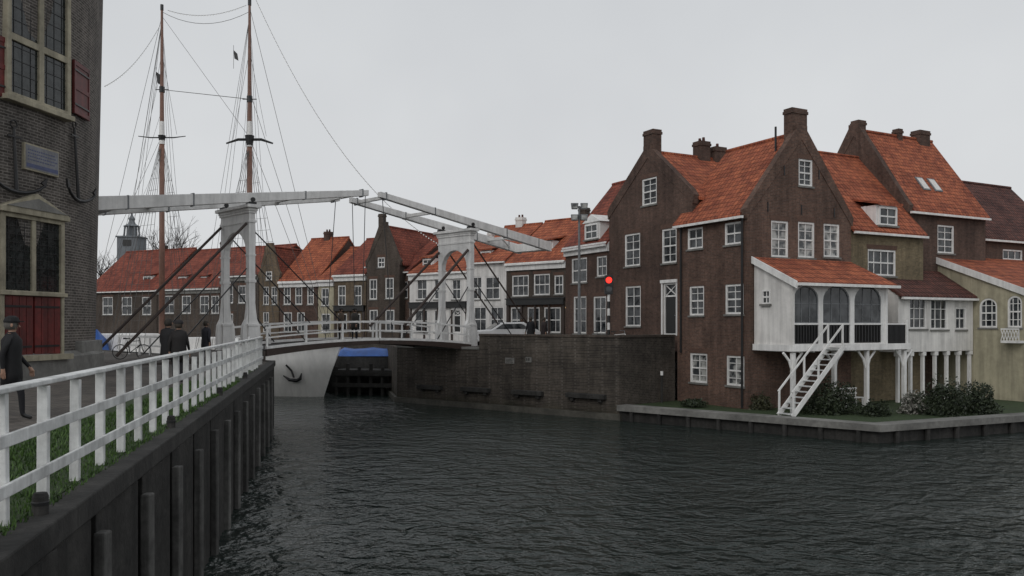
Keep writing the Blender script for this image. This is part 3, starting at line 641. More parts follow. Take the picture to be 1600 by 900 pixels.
# ---------------------------------------------------------------- background street
house('brown shop house with orange roof left of the ornate dormer house',XY(792,60),XY(884,56.5),9,SL-.1,8.75,12.0,'x','brD','roO',
 [('F',800,430,826,463,3,2,),('F',834,428,859,461,3,2),('F',866,430,880,460,2,2),('F',798,480,816,520,2,2),('F',824,480,843,520,2,2),('F',850,480,876,520,3,2)],dormers=[(845,378,862,396,'s',1.1)],cornice='white',chims=[(3.6,4.5,.6,.6,11.8,12.9)],shop=zz(476,58))
house('white rendered house with tall windows in the street row',XY(733,62.3),XY(791,60.2),9,SL-.1,9.0,11.9,'x','whitewall','roO',
 [('F',738,432,753,468,2,2),('F',758,432,781,468,2,2),('F',740,479,760,519,2,2),('F',766,479,787,519,2,2)],dormers=[(752,393,768,406,'s',.9)],chims=[(1.5,4.5,.6,.6,11.7,12.7)])
house('white fronted house with orange roof behind the right bridge gate',XY(640,66.5),XY(732,62.7),9,SL-.1,8.4,11.0,'x','whitewall','roO',
 [('F',651,436,667,468,2,2),('F',678,436,692,468,2,2),('F',706,436,720,468,2,2),('F',648,484,668,519,2,2),('F',678,484,696,519,2,2),('F',708,484,720,520,1,2,'d')],dormers=[(662,405,676,418,'s',1.)],cornice='white',chims=[(4.8,4.5,.5,.5,10.8,11.8)],shop=zz(481,64))
house('narrow dark brick house with a spiked gable in the far row',XY(573,68.5),XY(624,67),9,SL-.1,9.4,12.2,'y','brD','roR',
 [('F',590,402,601,418,2,2),('F',577,436,589,468,2,2),('F',602,434,615,467,2,2),('F',577,484,590,518,2,2),('F',602,484,616,518,2,2)],raised='F',chims=[(1.35,.3,.45,.45,12.,13.4,0)])
house('small red roofed house squeezed right of the spiked gable',XY(625,68),XY(641,67.4),9,SL-.1,8.7,11.7,'x','brB','roR',[('F',629,440,637,466,1,2)])
house('tan brick house with white cornice in the far row',XY(522,71.7),XY(572,70),9,SL-.1,8.6,11.9,'x','tan','roR',
 [('F',528,446,540,478,2,2),('F',553,446,565,478,2,2),('F',528,490,542,519,2,2),('F',550,490,563,519,2,2)],cornice='white',chims=[(2.0,4.5,.5,.5,11.7,12.5,1)],shop=zz(486,71))
house('low pale plastered house with orange roof in the far row',XY(497,72.5),XY(521.5,71.7),9,SL-.1,8.2,11.2,'x','cream','roO',
 [('F',502,450,514,478,2,2),('F',502,490,516,519,2,2)],cornice='white')
house('brown brick house with wide orange roof between the bridge gates',XY(437,74.5),XY(496,72.7),9,SL-.1,8.2,12.2,'x','brB','roO',
 [('F',443,448,454,476,2,2),('F',461,448,472,476,2,2),('F',480,448,490,476,2,2),('F',443,488,456,519,2,2),('F',464,488,476,519,2,2)],chims=[(1.9,4.5,.6,.6,12.,13.)],cornice='white')
house('small stepped brick house with dormer behind the left bridge gate stay',XY(405,75.5),XY(436,74.6),9,SL-.1,8.8,11.2,'y','tan','roR',
 [('F',411,448,420,476,2,2),('F',424,448,433,476,2,2),('F',411,488,420,519,2,2),('F',415,424,425,438,2,2)],raised='F')
house('dark house with grey cornice behind the left bridge gate',XY(346,78.5),XY(404,75.7),9,SL-.1,8.9,11.8,'x','brD','roR',
 [('F',352,446,364,474,2,2),('F',372,446,384,474,2,2),('F',352,490,364,518,2,2)],cornice='stone')
house('long brown house with red roof behind the tall ship masts',XY(246,84),XY(345,79.5),10,SL-.1,7.9,12.0,'x','brD','roR',
 [('F',256,462,272,490,2,2),('F',284,462,298,490,2,2),('F',312,462,326,490,2,2),('F',330,462,342,490,2,2)],dormers=[(280,433,292,446,'s',1.2),(315,433,325,446,'s',1.2)],chims=[(4,5,.6,.6,11.8,12.9)],cornice='stone')
house('grey brown house with red roof just right of the tower',XY(135,89.5),XY(245,84.5),10,SL-.1,7.9,12.3,'x','brD','roR',
 [('F',160,464,176,492,2,2),('F',190,464,206,492,2,2),('F',222,464,236,492,2,2)],dormers=[(225,432,238,446,'s',1.2)],chims=[(6,5,.6,.6,12.1,13.)])
for px_,Y,py,lab in ((886,55,482,'lit warm lantern on a post beside the brown shop house'),):
    c=XY(px_,Y); zl=zz(py,Y)-SL; s=empty('street_lantern',lab,'lantern',(c.x,c.y,SL))
    q=MB(); q.tube([(0,0,0),(0,0,zl-.2)],[.06,.04],8); q.build('post','iron',s)
    q=MB(); q.lathe([(.07,zl-.15),(.11,zl+.1)],n=6); q.build('lamp_glass','lit',s)
    q=MB(); q.lathe([(.14,zl+.1),(.05,zl+.22)],n=6); q.build('lamp_cap','iron',s)
c=XY(206,230); t=empty('church_tower','distant grey church tower with open lantern and spire','tower',(c.x,c.y,SL))
zq=lambda py: zz(py,230)-SL
q=MB(); q.box(-2.8,2.8,-2.8,2.8,0,zq(372)); q.build('tower_body','haze',t)
q=MB(); q.box(-3.1,3.1,-3.1,3.1,zq(372),zq(370)); q.lathe([(1.5,zq(370)),(1.4,zq(354))],n=8)
for an in range(8): 
    x,y=2.1*math.cos(an*math.pi/4),2.1*math.sin(an*math.pi/4); q.tube([(x,y,zq(370)),(x*.9,y*.9,zq(354))],.2,6)
q.lathe([(2.3,zq(354)),(2.1,zq(353))],n=8)
q.build('lantern','haze',t)
q=MB(); q.lathe([(2.0,zq(353)),(1.1,zq(350)),(.75,zq(345)),(.95,zq(342)),(.35,zq(337)),(.1,zq(328))],n=8); q.build('spire','haze',t)
q=MB(); q.box(-1.1,1.1,-2.86,-2.8,zq(386),zq(376)); q.build('clock_face','dark',t)
# ---------------------------------------------------------------- drawbridge
LB=Vector((-12.2,37.)); RB=Vector((-3.1,46.)); BL=(RB-LB).length; bz=math.atan2(RB.y-LB.y,RB.x-LB.x)
B0=3.2; t=empty('drawbridge','white double wooden drawbridge with overhead balance beams','bridge',(LB.x,LB.y,B0),bz)
S=Matrix.Translation((0,0,-B0))
def dz(x): return 3.22+.34*(1-((x-BL/2)/(BL/2))**2)
def portal(x):
    hw=1.2; zt=9.3; pw=.15
    q=MB(S)
    out=[(-hw-pw,dz(x)-.15),(-hw-pw,zt),(hw+pw,zt),(hw+pw,dz(x)-.15),(hw-pw,dz(x)-.15)]
    rr=hw-pw; out+=[(rr*math.cos(math.pi*i/12),7.45+rr*.95*math.sin(math.pi*i/12)) for i in range(13)]+[(-hw+pw,dz(x)-.15)]
    q.prism(out,'x',x-.15,x+.15); p=q.build('gate_frame','white',t,bevel=.02)
    q=MB(S)
    q.box(x-.22,x+.22,-hw-.25,hw+.25,zt,zt+.12); q.box(x-.32,x+.32,-hw-.38,hw+.38,zt+.12,zt+.26); q.box(x-.2,x+.2,-hw-.2,hw+.2,zt-.1,zt)
    q.build('cornice','white',p,bevel=.015)
    q=MB(S); q.box(x-.18,x+.18,-hw-.19,hw+.19,zt-.5,zt-.4); q.build('moulding','white',p)
    for s in (-1,1):
        q=MB(S); q.box(x-.21,x+.21,s*hw-.21,s*hw+.21,dz(x)-.2,4.3); q.box(x-.24,x+.24,s*hw-.24,s*hw+.24,4.3,4.4)
        for d_ in (-1,1):
            q.prism([(x+d_*.16,5.4),(x+d_*.2,5.0),(x+d_*.25,4.6),(x+d_*.38,4.35),(x+d_*.42,4.0),(x+d_*.42,3.1),(x+d_*.16,3.1)],'y',s*hw-.11,s*hw+.11)
        q.build('pedestal','white',p,bevel=.012)
        q=MB(S); q.box(x-.18,x+.18,s*hw-.18,s*hw+.18,6.2,6.32); q.build('moulding','white',p)
        q=MB(S); q.box(x-.17,x+.17,s*hw-.17,s*hw+.17,7.35,7.43); q.build('moulding','white',p)
portal(0); portal(BL)
def beam(x,s,dr):
    q=MB(S); z=9.88; sl=.143
    def pt(d,o): return (x+dr*d,z+sl*d+o)
    q.prism([pt(-6.3,-.27),pt(-6.3,.27),pt(-1.5,.22),pt(6.05,.14),pt(6.05,-.14),pt(-1.5,-.22)],'y',s*1.25-.14,s*1.25+.14)
    o=q.build('balance_beam','white',t,bevel=.02)
    q=MB(S); q.tube([(x,s*1.25-.2,z-.1),(x,s*1.25+.2,z-.1)],.1,10); q.build('hinge_pin','iron',o)
    q=MB(S); q.box(x-.18,x+.18,s*1.25-.15,s*1.25+.15,9.56,9.68); q.build('bearing','iron',o)
    for dd_ in (-5.2,-2.6,2.6,5.7):
        xx,zc=pt(dd_,0); hh=.27 if dd_<0 else .19; q=MB(S); q.box(xx-.03,xx+.03,s*1.25-.15,s*1.25+.15,zc-hh,zc+hh); q.build('iron_band','grayp',o)
    xt,ztp=pt(5.9,-.1); xe=x+dr*5.5
    q=MB(S); q.tube([(xt,s*1.3,ztp),(xe,s*1.6,dz(xe)+.1)],.018,6); q.build('lifting_rod','iron',t)
for x,dr in ((0,1),(BL,-1)):
    for s in (-1,1): beam(x,s,dr)
    for d in (-6.0,-3.5,2.5,5.6):
        q=MB(S); xx=x+dr*d; zc=9.88+.143*d; hh=.25 if d<-5 else .09; q.box(xx-(.3 if d<-5 else .08),xx+(.3 if d<-5 else .08),-1.12,1.12,zc-hh,zc+hh*.9)
        q.build('counterweight' if d<-5 else 'cross_beam','white',t,bevel=.01)
    q=MB(S)
    q.tube([(x+dr*-5.3,-1.2,9.88-.143*5.3),(x+dr*-3.5,0,9.88-.143*3.5),(x+dr*-5.3,1.2,9.88-.143*5.3)],.06,6); q.build('beam_strut','white',t)
    for s in (-1,1):
        q=MB(S); q.tube([(x-dr*.2,s*1.22,8.75),(x-dr*5.6,s*1.25,3.15)],.06 if dr>0 else .045,8); q.build('back_brace','brownwood',t)
        q=MB(S); q.tube([(x+dr*.2,s*1.22,8.4),(x+dr*4.7,s*1.45,dz(x+dr*4.7)+.75)],.03 if dr>0 else .075,8)
        q.build('front_brace','brownwood' if dr<0 else 'iron',t)
        q=MB(S); q.tube([(x+dr*.2,s*1.22,6.4),(x+dr*2.6,s*1.5,dz(x+dr*2.6)+.1)],.028,6); q.build('stay_rod','iron',t)
        q=MB(S); q.tube([(x-dr*.2,s*1.22,6.8),(x-dr*3.6,s*1.4,3.1)],.028,6); q.build('stay_rod','iron',t)
for h in (0,1):
    xa=.45 if h==0 else BL/2+.02; xb=BL/2-.02 if h==0 else BL-.45
    xs=[xa+(xb-xa)*i/8 for i in range(9)]
    top=[(x,dz(x)) for x in xs]
    q=MB(S); q.prism(top+[(x,z-.12) for x,z in reversed(top)],'y',-1.7,1.7); dk=q.build('deck','darkwood',t)
    for s in (-1,1):
        q=MB(S); q.prism([(x,z+.03) for x,z in top]+[(x,z-.13-.16*abs(x-BL/2)/(BL/2)) for x,z in reversed(top)],'y',s*1.72-.06,s*1.72+.06); q.build('girder','brownwood',dk)
        for hh,th in ((1.0,.09),(.55,.06)):
            q=MB(S); q.prism([(x,z+hh) for x,z in top]+[(x,z+hh-th) for x,z in reversed(top)],'y',s*1.66-.035,s*1.66+.035); q.build('rail','white',dk)
        q=MB(S); q.prism([(x,z+.15) for x,z in top]+[(x,z+.04) for x,z in reversed(top)],'y',s*1.72-.07,s*1.72+.07); q.build('edge_board','white',dk)
        for i in range(4):
            x=xa+.08+(xb-xa-.16)*i/3; q=MB(S); q.box(x-.045,x+.045,s*1.66-.03,s*1.66+.03,dz(x),dz(x)+.95); q.build('rail_post','white',dk)
q=MB(S); q.prism([(-5,2.7),(.44,2.7),(.44,3.22),(-.6,3.2),(-5,2.79)],'y',-1.7,2.3); o=struct('bridge_approach_path',q,'str'); o.location=(LB.x,LB.y,B0); o.rotation_euler=(0,0,bz)
q=MB(S); q.prism([(BL-.44,2.6),(BL+5,2.6),(BL+5,3.07),(BL+.5,3.2),(BL-.44,3.2)],'y',-1.9,2.3); o=struct('bridge_road_path',q,'str'); o.location=(LB.x,LB.y,B0); o.rotation_euler=(0,0,bz)
o=strip([QE,(-25.7,51.8)],.5,-1.5,GL+.02).build('channel_wall','darkwood'); tag(o,'dark timber channel wall under the left end of the drawbridge','wall')
t=empty('bank_fence','low white fence left of the drawbridge approach','fence',(-15.5,39.5,GL),R(135))
for i in range(7): q=MB(); q.box(i*1.4-.04,i*1.4+.04,-.04,.04,0,1.); q.build('post','white',t)
for z in (.45,.9): q=MB(); q.box(-.05,8.45,.041,.08,z,z+.09); q.build('rail','white',t)
# ---------------------------------------------------------------- hulls
def hullmesh(L,B,zdeck,sheer,rake,draft=1.,n=22,full=.35):
    rows=[(-draft,.05),(-draft*.4,.7),(0,.86),(zdeck*.5,.95),(zdeck,1.)]
    vs=[];fs=[]
    for i in range(n+1):
        u=i/n; sh=zdeck+sheer*(1-min(1,u*2.2))**2+sheer*.25*max(0,u-.6)**2*6
        b=B/2*(math.sqrt(max(0,1-(1-min(1,u/full))**2.0)) if u<full else 1-.35*((u-full)/(1-full))**2)
        for z,f in rows:
            zzz=z if z<=0 else z/zdeck*sh
            x=u*L-(rake*(max(0,zzz)/sh)*(1-min(1,u*3)))+ (rake*.3*(1-min(1,u*4)) if z<0 else 0)
            ff=f*(1 if u>.25 else (.55+.45*(max(0,zzz)/sh)+ (u/.25)*(.45*(1-max(0,zzz)/sh)))) if u>0 else 0
            vs+= [(x,b*ff,zzz)]
    m=len(rows); N_=len(vs)
    vs2=vs+[(x,-y,z) for x,y,z in vs]
    for i in range(n):
        for j in range(m-1):
            fs.append((i*m+j,(i+1)*m+j,(i+1)*m+j+1,i*m+j+1)); fs.append((N_+i*m+j,N_+i*m+j+1,N_+(i+1)*m+j+1,N_+(i+1)*m+j))
        fs.append((i*m+m-1,(i+1)*m+m-1,N_+(i+1)*m+m-1,N_+i*m+m-1))
    fs.append(tuple([n*m+j for j in range(m)]+[N_+n*m+j for j in reversed(range(m))]))
    return vs2,fs
SB=Vector((-11.35,50.2)); sd=Vector((-5.8,3.5)).normalized(); sa=math.atan2(sd.y,sd.x)
t=empty('sailing_ship','white two masted sailing ship moored behind the drawbridge','ship',(SB.x,SB.y,0),sa)
vs,fs=hullmesh(25,5.4,2.35,.75,1.3,n=40,full=.42); q=MB(); q.add(vs,fs); hl=q.build('hull','shipw',t,smooth=True)
pts=[(v[0],v[1],v[2]+.05) for i,v in enumerate(vs[:len(vs)//2]) if i%5==4]; q=MB(); q.tube(pts,.07,6); q.build('cap_rail','dark',hl); q=MB(); q.tube([(x,-y,z) for x,y,z in pts],.07,6); q.build('cap_rail','dark',hl)
q=MB(); q.box(8,12,-1.5,1.5,2.3,3.5); q.build('deckhouse','white',t,bevel=.05)
q=MB(); q.box(15,21,-1.6,1.6,2.3,3.7); q.build('deckhouse','white',t,bevel=.05)
near=-1 if (Matrix.Rotation(sa,2)@Vector((0,-1))).y<0 else 1
hp=[Vector(v) for v in vs]
def hully(x,z):
    best=sorted(((abs(v.x-x)*1.0+abs(v.z-z)*1.2),v.y) for v in hp if v.y>=0)[:3]; return sum(b[1] for b in best)/3
q=MB()
q.tube([(x,near*(hully(x,z)+.10),z) for x,z in ((1.15,1.2),(1.35,1.6),(1.55,1.95))],.06,6)
q.tube([(x,near*(hully(x,z)+.12),z) for x,z in ((.75,1.45),(.85,1.12),(1.15,1.),(1.5,1.05),(1.8,1.3))],[.03,.1,.12,.1,.03],6); q.build('anchor','iron',t)
fm=(P(390,0,53.5)); mm=P(253,12,58)
def loc(p): d=Vector((p.x-SB.x,p.y-SB.y)); return Vector((d.dot(sd),d.dot(Vector((-sd.y,sd.x))),p.z))
fl=loc(Vector((fm.x,fm.y,0))); ml=loc(Vector((mm.x,mm.y,0)))
def mast(x,y,Y,ttop,pbr,pwh):
    z1=zz(ttop,Y); zb=zz(pbr,Y); zw=zz(pwh,Y)
    q=MB(); q.tube([(x,y,1.8),(x,y,zb)],[.2,.17],12); ms=q.build('mast','mastwood',t,smooth=True)
    q=MB(); q.tube([(x,y,zb-.6),(x,y,zw)],[.2,.16],12); q.build('mast_collar','white',ms)
    q=MB(); q.tube([(x,y,zw-.3),(x,y,z1)],[.15,.08],10); q.build('topmast','mastwood',ms)
    q=MB(); q.tube([(x,y,z1-.1),(x,y,z1+.3)],.11,8); q.build('truck','iron',ms)
    return ms,z1,zb
fmst,fz,fzb=mast(fl.x,fl.y,53.5,6,215,190); mmst,mz,mzb=mast(ml.x,ml.y,58,14,212,190)
lx=Matrix.Rotation(-sa,2)@Vector((1,0)); lx=Vector((lx.x,lx.y,0))
def yard(ms,c,half,r,sag=0.):
    q=MB(); q.tube([c-lx*half-Vector((0,0,sag)),c-lx*half*.5,c+lx*half*.5,c+lx*half-Vector((0,0,sag))],[r*.6,r,r,r*.6],8); q.build('yard','iron',ms)
zc=zz(218,53.5); c=Vector((fl.x,fl.y,zc)); yard(fmst,c,1.5,.09,.25)
q=MB(); q.tube([c+Vector((0,0,-.4)),c+Vector((0,0,.25))],[.2,.3],10); q.build('fighting_top','iron',fmst)
zc=zz(215,58); c2=Vector((ml.x,ml.y,zc)); yard(mmst,c2,1.65,.045,-.1)
q=MB(); q.tube([c2+Vector((0,0,-.3)),c2+Vector((0,0,.15))],[.18,.26],10); q.build('crosstree','iron',mmst)
for ms,l_,Y,pp_ in ((fmst,fl,53.5,155),(mmst,ml,58,140)):
    z=zz(pp_,Y); q=MB(); q.tube([(l_.x,l_.y,z-.2),(l_.x,l_.y,z+.2)],.18,8); q.bar(Vector((l_.x,l_.y,z))-lx*.45,Vector((l_.x,l_.y,z))+lx*.45,.05); q.build('mast_cap','iron',ms)
rg=MB()
def line(a,b,r=.018,sag=0.,n=1):
    a=Vector(a);b=Vector(b); pts=[a.lerp(b,i/n)-Vector((0,0,sag*4*(i/n)*(1-i/n))) for i in range(n+1)]; rg.tube(pts,r,4)
for l_,z1,zb in ((fl,fz,fzb),(ml,mz,mzb)):
    for s in (-1,1):
        for k in range(5): line((l_.x,l_.y,zb-.1),(l_.x-1.6+k*.9,s*2.6,2.6))
        for k in range(3): line((l_.x,l_.y,z1-.8),(l_.x+.5+k*.8,s*2.6,2.6),.014)
        line((l_.x,l_.y,z1-3),(l_.x+s*1.2,l_.y+s*.3,zb),.014)
        for k in range(14):
            f=.08+k*.055; a=Vector((l_.x-1.6,s*2.6,2.6)).lerp(Vector((l_.x,l_.y,zb)),f); b=Vector((l_.x+2.0,s*2.6,2.6)).lerp(Vector((l_.x,l_.y,zb)),f); line(a,b,.010)
line((fl.x,fl.y,fz-.2),(-.7,0,3.15)); line((fl.x,fl.y,fzb),(-.4,0,3.15)); line((fl.x,fl.y,fzb+3),(-.6,0,3.15))
line((ml.x,ml.y,mz-.2),(fl.x,fl.y,fz-.5),.016,.8,10); line((ml.x,ml.y,mz-.5),(fl.x,fl.y,fzb),.014); line((ml.x,ml.y,zz(140,58)),(fl.x,fl.y,zz(155,53.5)),.02)
line((ml.x,ml.y,mz-.5),(24.5,0,3),.016); line((ml.x,ml.y,mzb),(24,1.6,3),.016); line((ml.x,ml.y,mzb),(24,-1.6,3),.016)
for k in range(4): line((ml.x,ml.y,mz-1-k*3),(19+k*1.3,1.5,2.6),.012)
for k in range(4): line((fl.x,fl.y,fz-1-k*3.2),(9+k*1.5,-1.5,2.6),.012)
rg.build('rigging','rope',t)
for l_,Y,fx,fy,sc in ((ml,58,244,112,1.),(fl,53.5,365,78,.7)):
    p=loc(P(fx,fy,Y)); q=MB(); pts=[p,p+lx*.35*sc+Vector((0,0,-.25)),p+lx*.45*sc+Vector((0,0,-1.0*sc)),p+lx*.1*sc+Vector((0,0,-.8*sc))]
    q.add(pts+[v+Vector((0,.02,0)) for v in pts],[(0,1,2,3),(7,6,5,4),(0,4,5,1),(1,5,6,2),(2,6,7,3),(3,7,4,0)]); q.tube([p+Vector((0,0,.3)),p+Vector((0,0,-1.2))],.015,4); q.build('flag','iron',t)
def strlight(label,a,b,sag,n,parent=None):
    s=empty('string_light',label,'string lights',a)
    pts=[a.lerp(b,i/40)-Vector((0,0,sag*4*(i/40)*(1-i/40)))-a for i in range(41)]
    q=MB(); q.tube(pts,.014,4); q.build('cable','rope',s)
    b0=None
    for i in range(n):
        f=(i+.5)/n*40; j=int(f); p=pts[j].lerp(pts[min(40,j+1)],f-j)
        if b0 is None: q=MB(); q.lathe([(.01,-.07),(.03,-.05),(.03,-.02),(.015,0)],n=6); b0=q.build('bulb','bulb',s); ob=b0
        else: ob=b0.copy(); C.objects.link(ob); ob.parent=s
        ob.location=p
strlight('long string of small lamps from the fore mast down to the right bridge gate',P(400,0,53.4),P(684,380,46.9),2.2,80)
strlight('string of small lamps sagging between the two mast tops',P(262,16,57.9),P(385,8,53.6),.5,26)
strlight('string of small lamps running from the main mast toward the round tower',P(250,40,57.9),P(163,135,48),.6,30)
def boat(label,x,y,rz,L,B,hm,tm,zt=1.,zd=.8):
    b=empty('moored_boat',label,'boat',(x,y,0),rz)
    vs,fs=hullmesh(L,B,zd,.25,.5,.4,14,.4); q=MB(); q.add(vs,fs); q.build('hull',hm,b,smooth=True)
    q=MB(); n=8; vs=[];fs=[]; zb=zd+.06
    for i in range(n+1):
        u=.12+i/n*.8; wv=B/2*(.55 if i in(0,n) else .95); hz=zb+zt*(.35 if i in(0,n) else .9+.1*math.sin(i*2))
        for f,g in ((-1,0),(-.6,.7),(0,1),(.6,.7),(1,0)): vs.append((u*L,wv*f,zb+(hz-zb)*g))
    for i in range(n):
        for j in range(4): fs.append((i*5+j,i*5+j+1,i*5+6+j,i*5+5+j))
    fs+= [tuple(range(5)),tuple(range(n*5,n*5+5))]
    q.add(vs,fs); q.build('canopy',tm,b,smooth=True)
    return b
boat('boat under a flat bright blue tarpaulin seen beneath the bridge',-12.4,54.5,R(3),6.4,2.2,'darkwood','blue',.55,2.25)
boat('boat with blue cover beyond the left bridge approach',-27.5,57.,R(150),7,2.6,'white','blue',2.4,1.6)
t=empty('mooring_jetty','dark timber jetty with posts in the channel behind the bridge','jetty',(-10.9,51.6,0),R(-10))
for i in range(7): q=MB(); q.tube([(i*.75,0,-1),(i*.75,0,1.75+.2*(i%2))],.12,8); q.build('pile','darkwood',t)
for z in (.5,1.2): q=MB(); q.box(-.2,4.7,-.2,-.1,z,z+.25); q.build('beam','darkwood',t)
q=MB(); q.box(-.2,4.7,-.1,2.,1.45,1.55); q.build('deck','darkwood',t)
# ---------------------------------------------------------------- people
def person(label,loc,rz,coat,trous,hat=None,hair=(.05,.04,.03),walk=.0,group=None,h=1.72,long=.62,bend=0.):
    r=empty('person',label,'person',loc,rz,group); k=h/1.74
    bm=bmesh.new(); L=bm.verts.layers.skin.verify(); V={}
    def v(n,co,rad,par=None,root=False):
        x=bm.verts.new(Vector(co)*k); x[L].radius=(rad*k,rad*k); x[L].use_root=root; V[n]=x
        if par: bm.edges.new((V[par],x))
    v('pel',(0,0,.95),.13,None,True); v('sp',(0,0,1.15),.135,'pel'); v('ch',(0,bend*.5,1.36),.15,'sp'); v('nk',(0,bend,1.50),.055,'ch'); v('h0',(0,.01+bend,1.56),.07,'nk'); v('h1',(0,.025+bend,1.64),.092,'h0'); v('h2',(0,.01+bend,1.71),.065,'h1')
    for s,n in ((-1,'l'),(1,'r')):
        sw=walk*s
        v(n+'s',(s*.17,bend*.5,1.42),.07,'ch'); v(n+'e',(s*.23,-.03-sw*.25,1.14),.05,n+'s'); v(n+'w',(s*.235,.07-sw*.5,.90),.032,n+'e'); v(n+'p',(s*.235,.09-sw*.55,.84),.034,n+'w')
        for i,(dy,ln) in enumerate(((.03,.075),(.01,.085),(-.01,.08),(-.03,.065))):
            v(n+'f%d'%i,(s*.235,.09-sw*.55+dy,.80),.011,n+'p'); v(n+'g%d'%i,(s*.225,.095-sw*.55+dy,.80-ln),.008,n+'f%d'%i)
        v(n+'t',(s*.21,.13-sw*.55,.81),.011,n+'p')
        v(n+'h',(s*.09,0,.90),.10,'pel'); v(n+'k',(s*.10,.03+sw*.35,.50),.062,n+'h'); v(n+'a',(s*.10,-.02+sw*.55,.09+max(0,-sw)*.12),.042,n+'k'); v(n+'o',(s*.11,.13+sw*.55,.035+max(0,-sw)*.05),.036,n+'a')
    me=bpy.data.meshes.new('body'); bm.to_mesh(me); bm.free(); o=bpy.data.objects.new('body',me); C.objects.link(o); o.parent=r
    sk=o.modifiers.new('s','SKIN'); sk.use_smooth_shade=True; o.modifiers.new('u','SUBSURF').levels=1
    apply_mods(o); me=o.data; me.materials.clear()
    cm=mat('coat_cloth',coat,.8,.2,3.); tm=mat('trouser_cloth',trous,.85,.2,3.)
    for x in (cm,tm,M['skin'],M['dark']): me.materials.append(x)
    for p in me.polygons:
        c=p.center/k
        p.material_index=2 if (c.z>1.5 or (abs(c.x)>.19 and c.z<.9)) else 3 if c.z<.11 else 1 if c.z<.92 else 0
    q=MB(); prof=[(.19,long),(.2,.8),(.175,1.05),(.19,1.25),(.19,1.38),(.12,1.46),(.07,1.52)]
    q.lathe([(a*k,b*k) for a,b in prof],n=18,sx=1.15,sy=.85); 
    for vv in q.v: vv.y+=bend*.6*max(0,(vv.z/k-1.))
    q.build('coat',cm,r,smooth=True)
    hb=mat('hair',hair,.8,.2,5.)
    q=MB(); q.lathe([(.085*k,1.56*k),(.108*k,1.62*k),(.108*k,1.68*k),(.085*k,1.74*k),(.03*k,1.77*k)],c=(0,(-.012+bend)*k,0),n=14); q.build('hair',hb,r,smooth=True)
    if hat:
        hm=mat('cap_cloth',hat,.8,.2,4.)
        q=MB(); q.lathe([(.122*k,1.68*k),(.125*k,1.71*k),(.10*k,1.77*k),(.04*k,1.80*k)],c=(0,(0+bend)*k,0),n=14); q.box(-.07*k,.07*k,(.08+bend)*k,(.19+bend)*k,1.69*k,1.705*k); q.build('cap',hm,r,smooth=False)
    q=MB(); yy=(.11+bend)*k
    q.prism([(yy,1.645*k),(yy+.028*k,1.605*k),(yy,1.60*k)],'x',-.012*k,.012*k); q.build('nose','skin',r)
    for s in (-1,1): q=MB(); q.lathe([(.004,-.008),(.01,0),(.004,.008)],c=(s*.034*k,yy-.012*k,1.65*k),n=6); q.build('eye','dark',r)
    q=MB(); q.box(-.025*k,.025*k,yy-.015*k,yy-.004*k,1.575*k,1.581*k); q.build('mouth','red',r)
    for s in (-1,1): q=MB(); q.lathe([(.01,-.03),(.022,0),(.014,.03)],c=(s*.102*k,(.01+bend)*k,1.635*k),n=8,sx=.5); q.build('ear','skin',r)
    return r
person('person in dark cap and black coat walking at the left edge behind the railing',(-8.42,14.,GL),R(-65),(.008,.008,.010),(.012,.012,.016),(.008,.008,.010),(.12,.11,.10),walk=.35,h=1.70)
person('person in black coat, left one of the pair behind the railing',(-9.62,23.3,GL),R(-5),(.010,.010,.012),(.015,.015,.018),None,(.03,.025,.02),walk=.25,h=1.74)
person('person in dark hooded coat, right one of the pair behind the railing',(-9.05,22.6,GL),R(5),(.014,.012,.012),(.012,.012,.016),(.02,.018,.02),walk=-.25,h=1.68)
def bl(x,y): c=Vector((math.cos(bz),math.sin(bz))); return LB+c*x+Vector((-c.y,c.x))*y
for x,y,c_,lab,rz in ((6.9,1.1,(.05,.045,.04),'person in grey coat standing at the far rail of the drawbridge',R(150)),(6.1,1.1,(.10,.07,.05),'person in brown coat leaning at the drawbridge rail',R(130))):
    p=bl(x,y); person(lab,(p.x,p.y,dz(x)),rz,c_,(.02,.02,.025),(.03,.03,.03),walk=.1,h=1.62)
for px_,Y,c_,lab,rz in ((829,47,(.012,.012,.015),'person in black jacket, left of two near the bastion parapet',R(20)),(850,49,(.03,.02,.02),'person in dark brown jacket, right of two near the bastion parapet',R(-60)),(815,53,(.015,.02,.03),'person in navy coat standing before the shop house',R(180))):
    c=XY(px_,Y); person(lab,(c.x,c.y,SL),rz,c_,(.02,.02,.025),None,walk=.2)
for px_,Y,c_,lab in ((322,33.5,(.03,.03,.04),'person in dark blue coat near the left bridge gate'),):
    c=XY(px_,Y); person(lab,(c.x,c.y,GL),R(-30),c_,(.02,.02,.025),None,walk=.2)
# ---------------------------------------------------------------- street furniture
c=XY(905,44); t=empty('floodlight_mast','tall grey mast carrying a cluster of four floodlights','floodlight',(c.x,c.y,SL))
zt=zz(322,44)-SL
q=MB(); q.tube([(0,0,0),(0,0,zt)],[.09,.055],10); q.build('pole','grayp',t)
for dz_ in (.05,.65): q=MB(); q.bar((-.35,0,zt-dz_),(.35,0,zt-dz_),.06); q.build('crossarm','grayp',t)
for x in (-.25,.25):
    for z in (-.02,-.62):
        q=MB(); q.prism([(x-.16,zt+z-.16),(x+.16,zt+z-.16),(x+.2,zt+z+.16),(x-.2,zt+z+.16)],'y',-.2,-.02); o=q.build('floodlight','grayp',t,bevel=.02)
        q=MB(); q.box(x-.13,x+.13,-.215,-.2,zt+z-.11,zt+z+.11); q.build('lens','glassc',o)
c=XY(951,41.5); t=empty('traffic_light','black traffic light showing red on a black and white striped post','traffic light',(c.x,c.y,SL))
z0=zz(460,41.5)-SL; z1=zz(430,41.5)-SL
q=MB(); q.box(-.2,.2,-.12,.12,z0,z1); hd=q.build('signal_head','dark',t,bevel=.02)
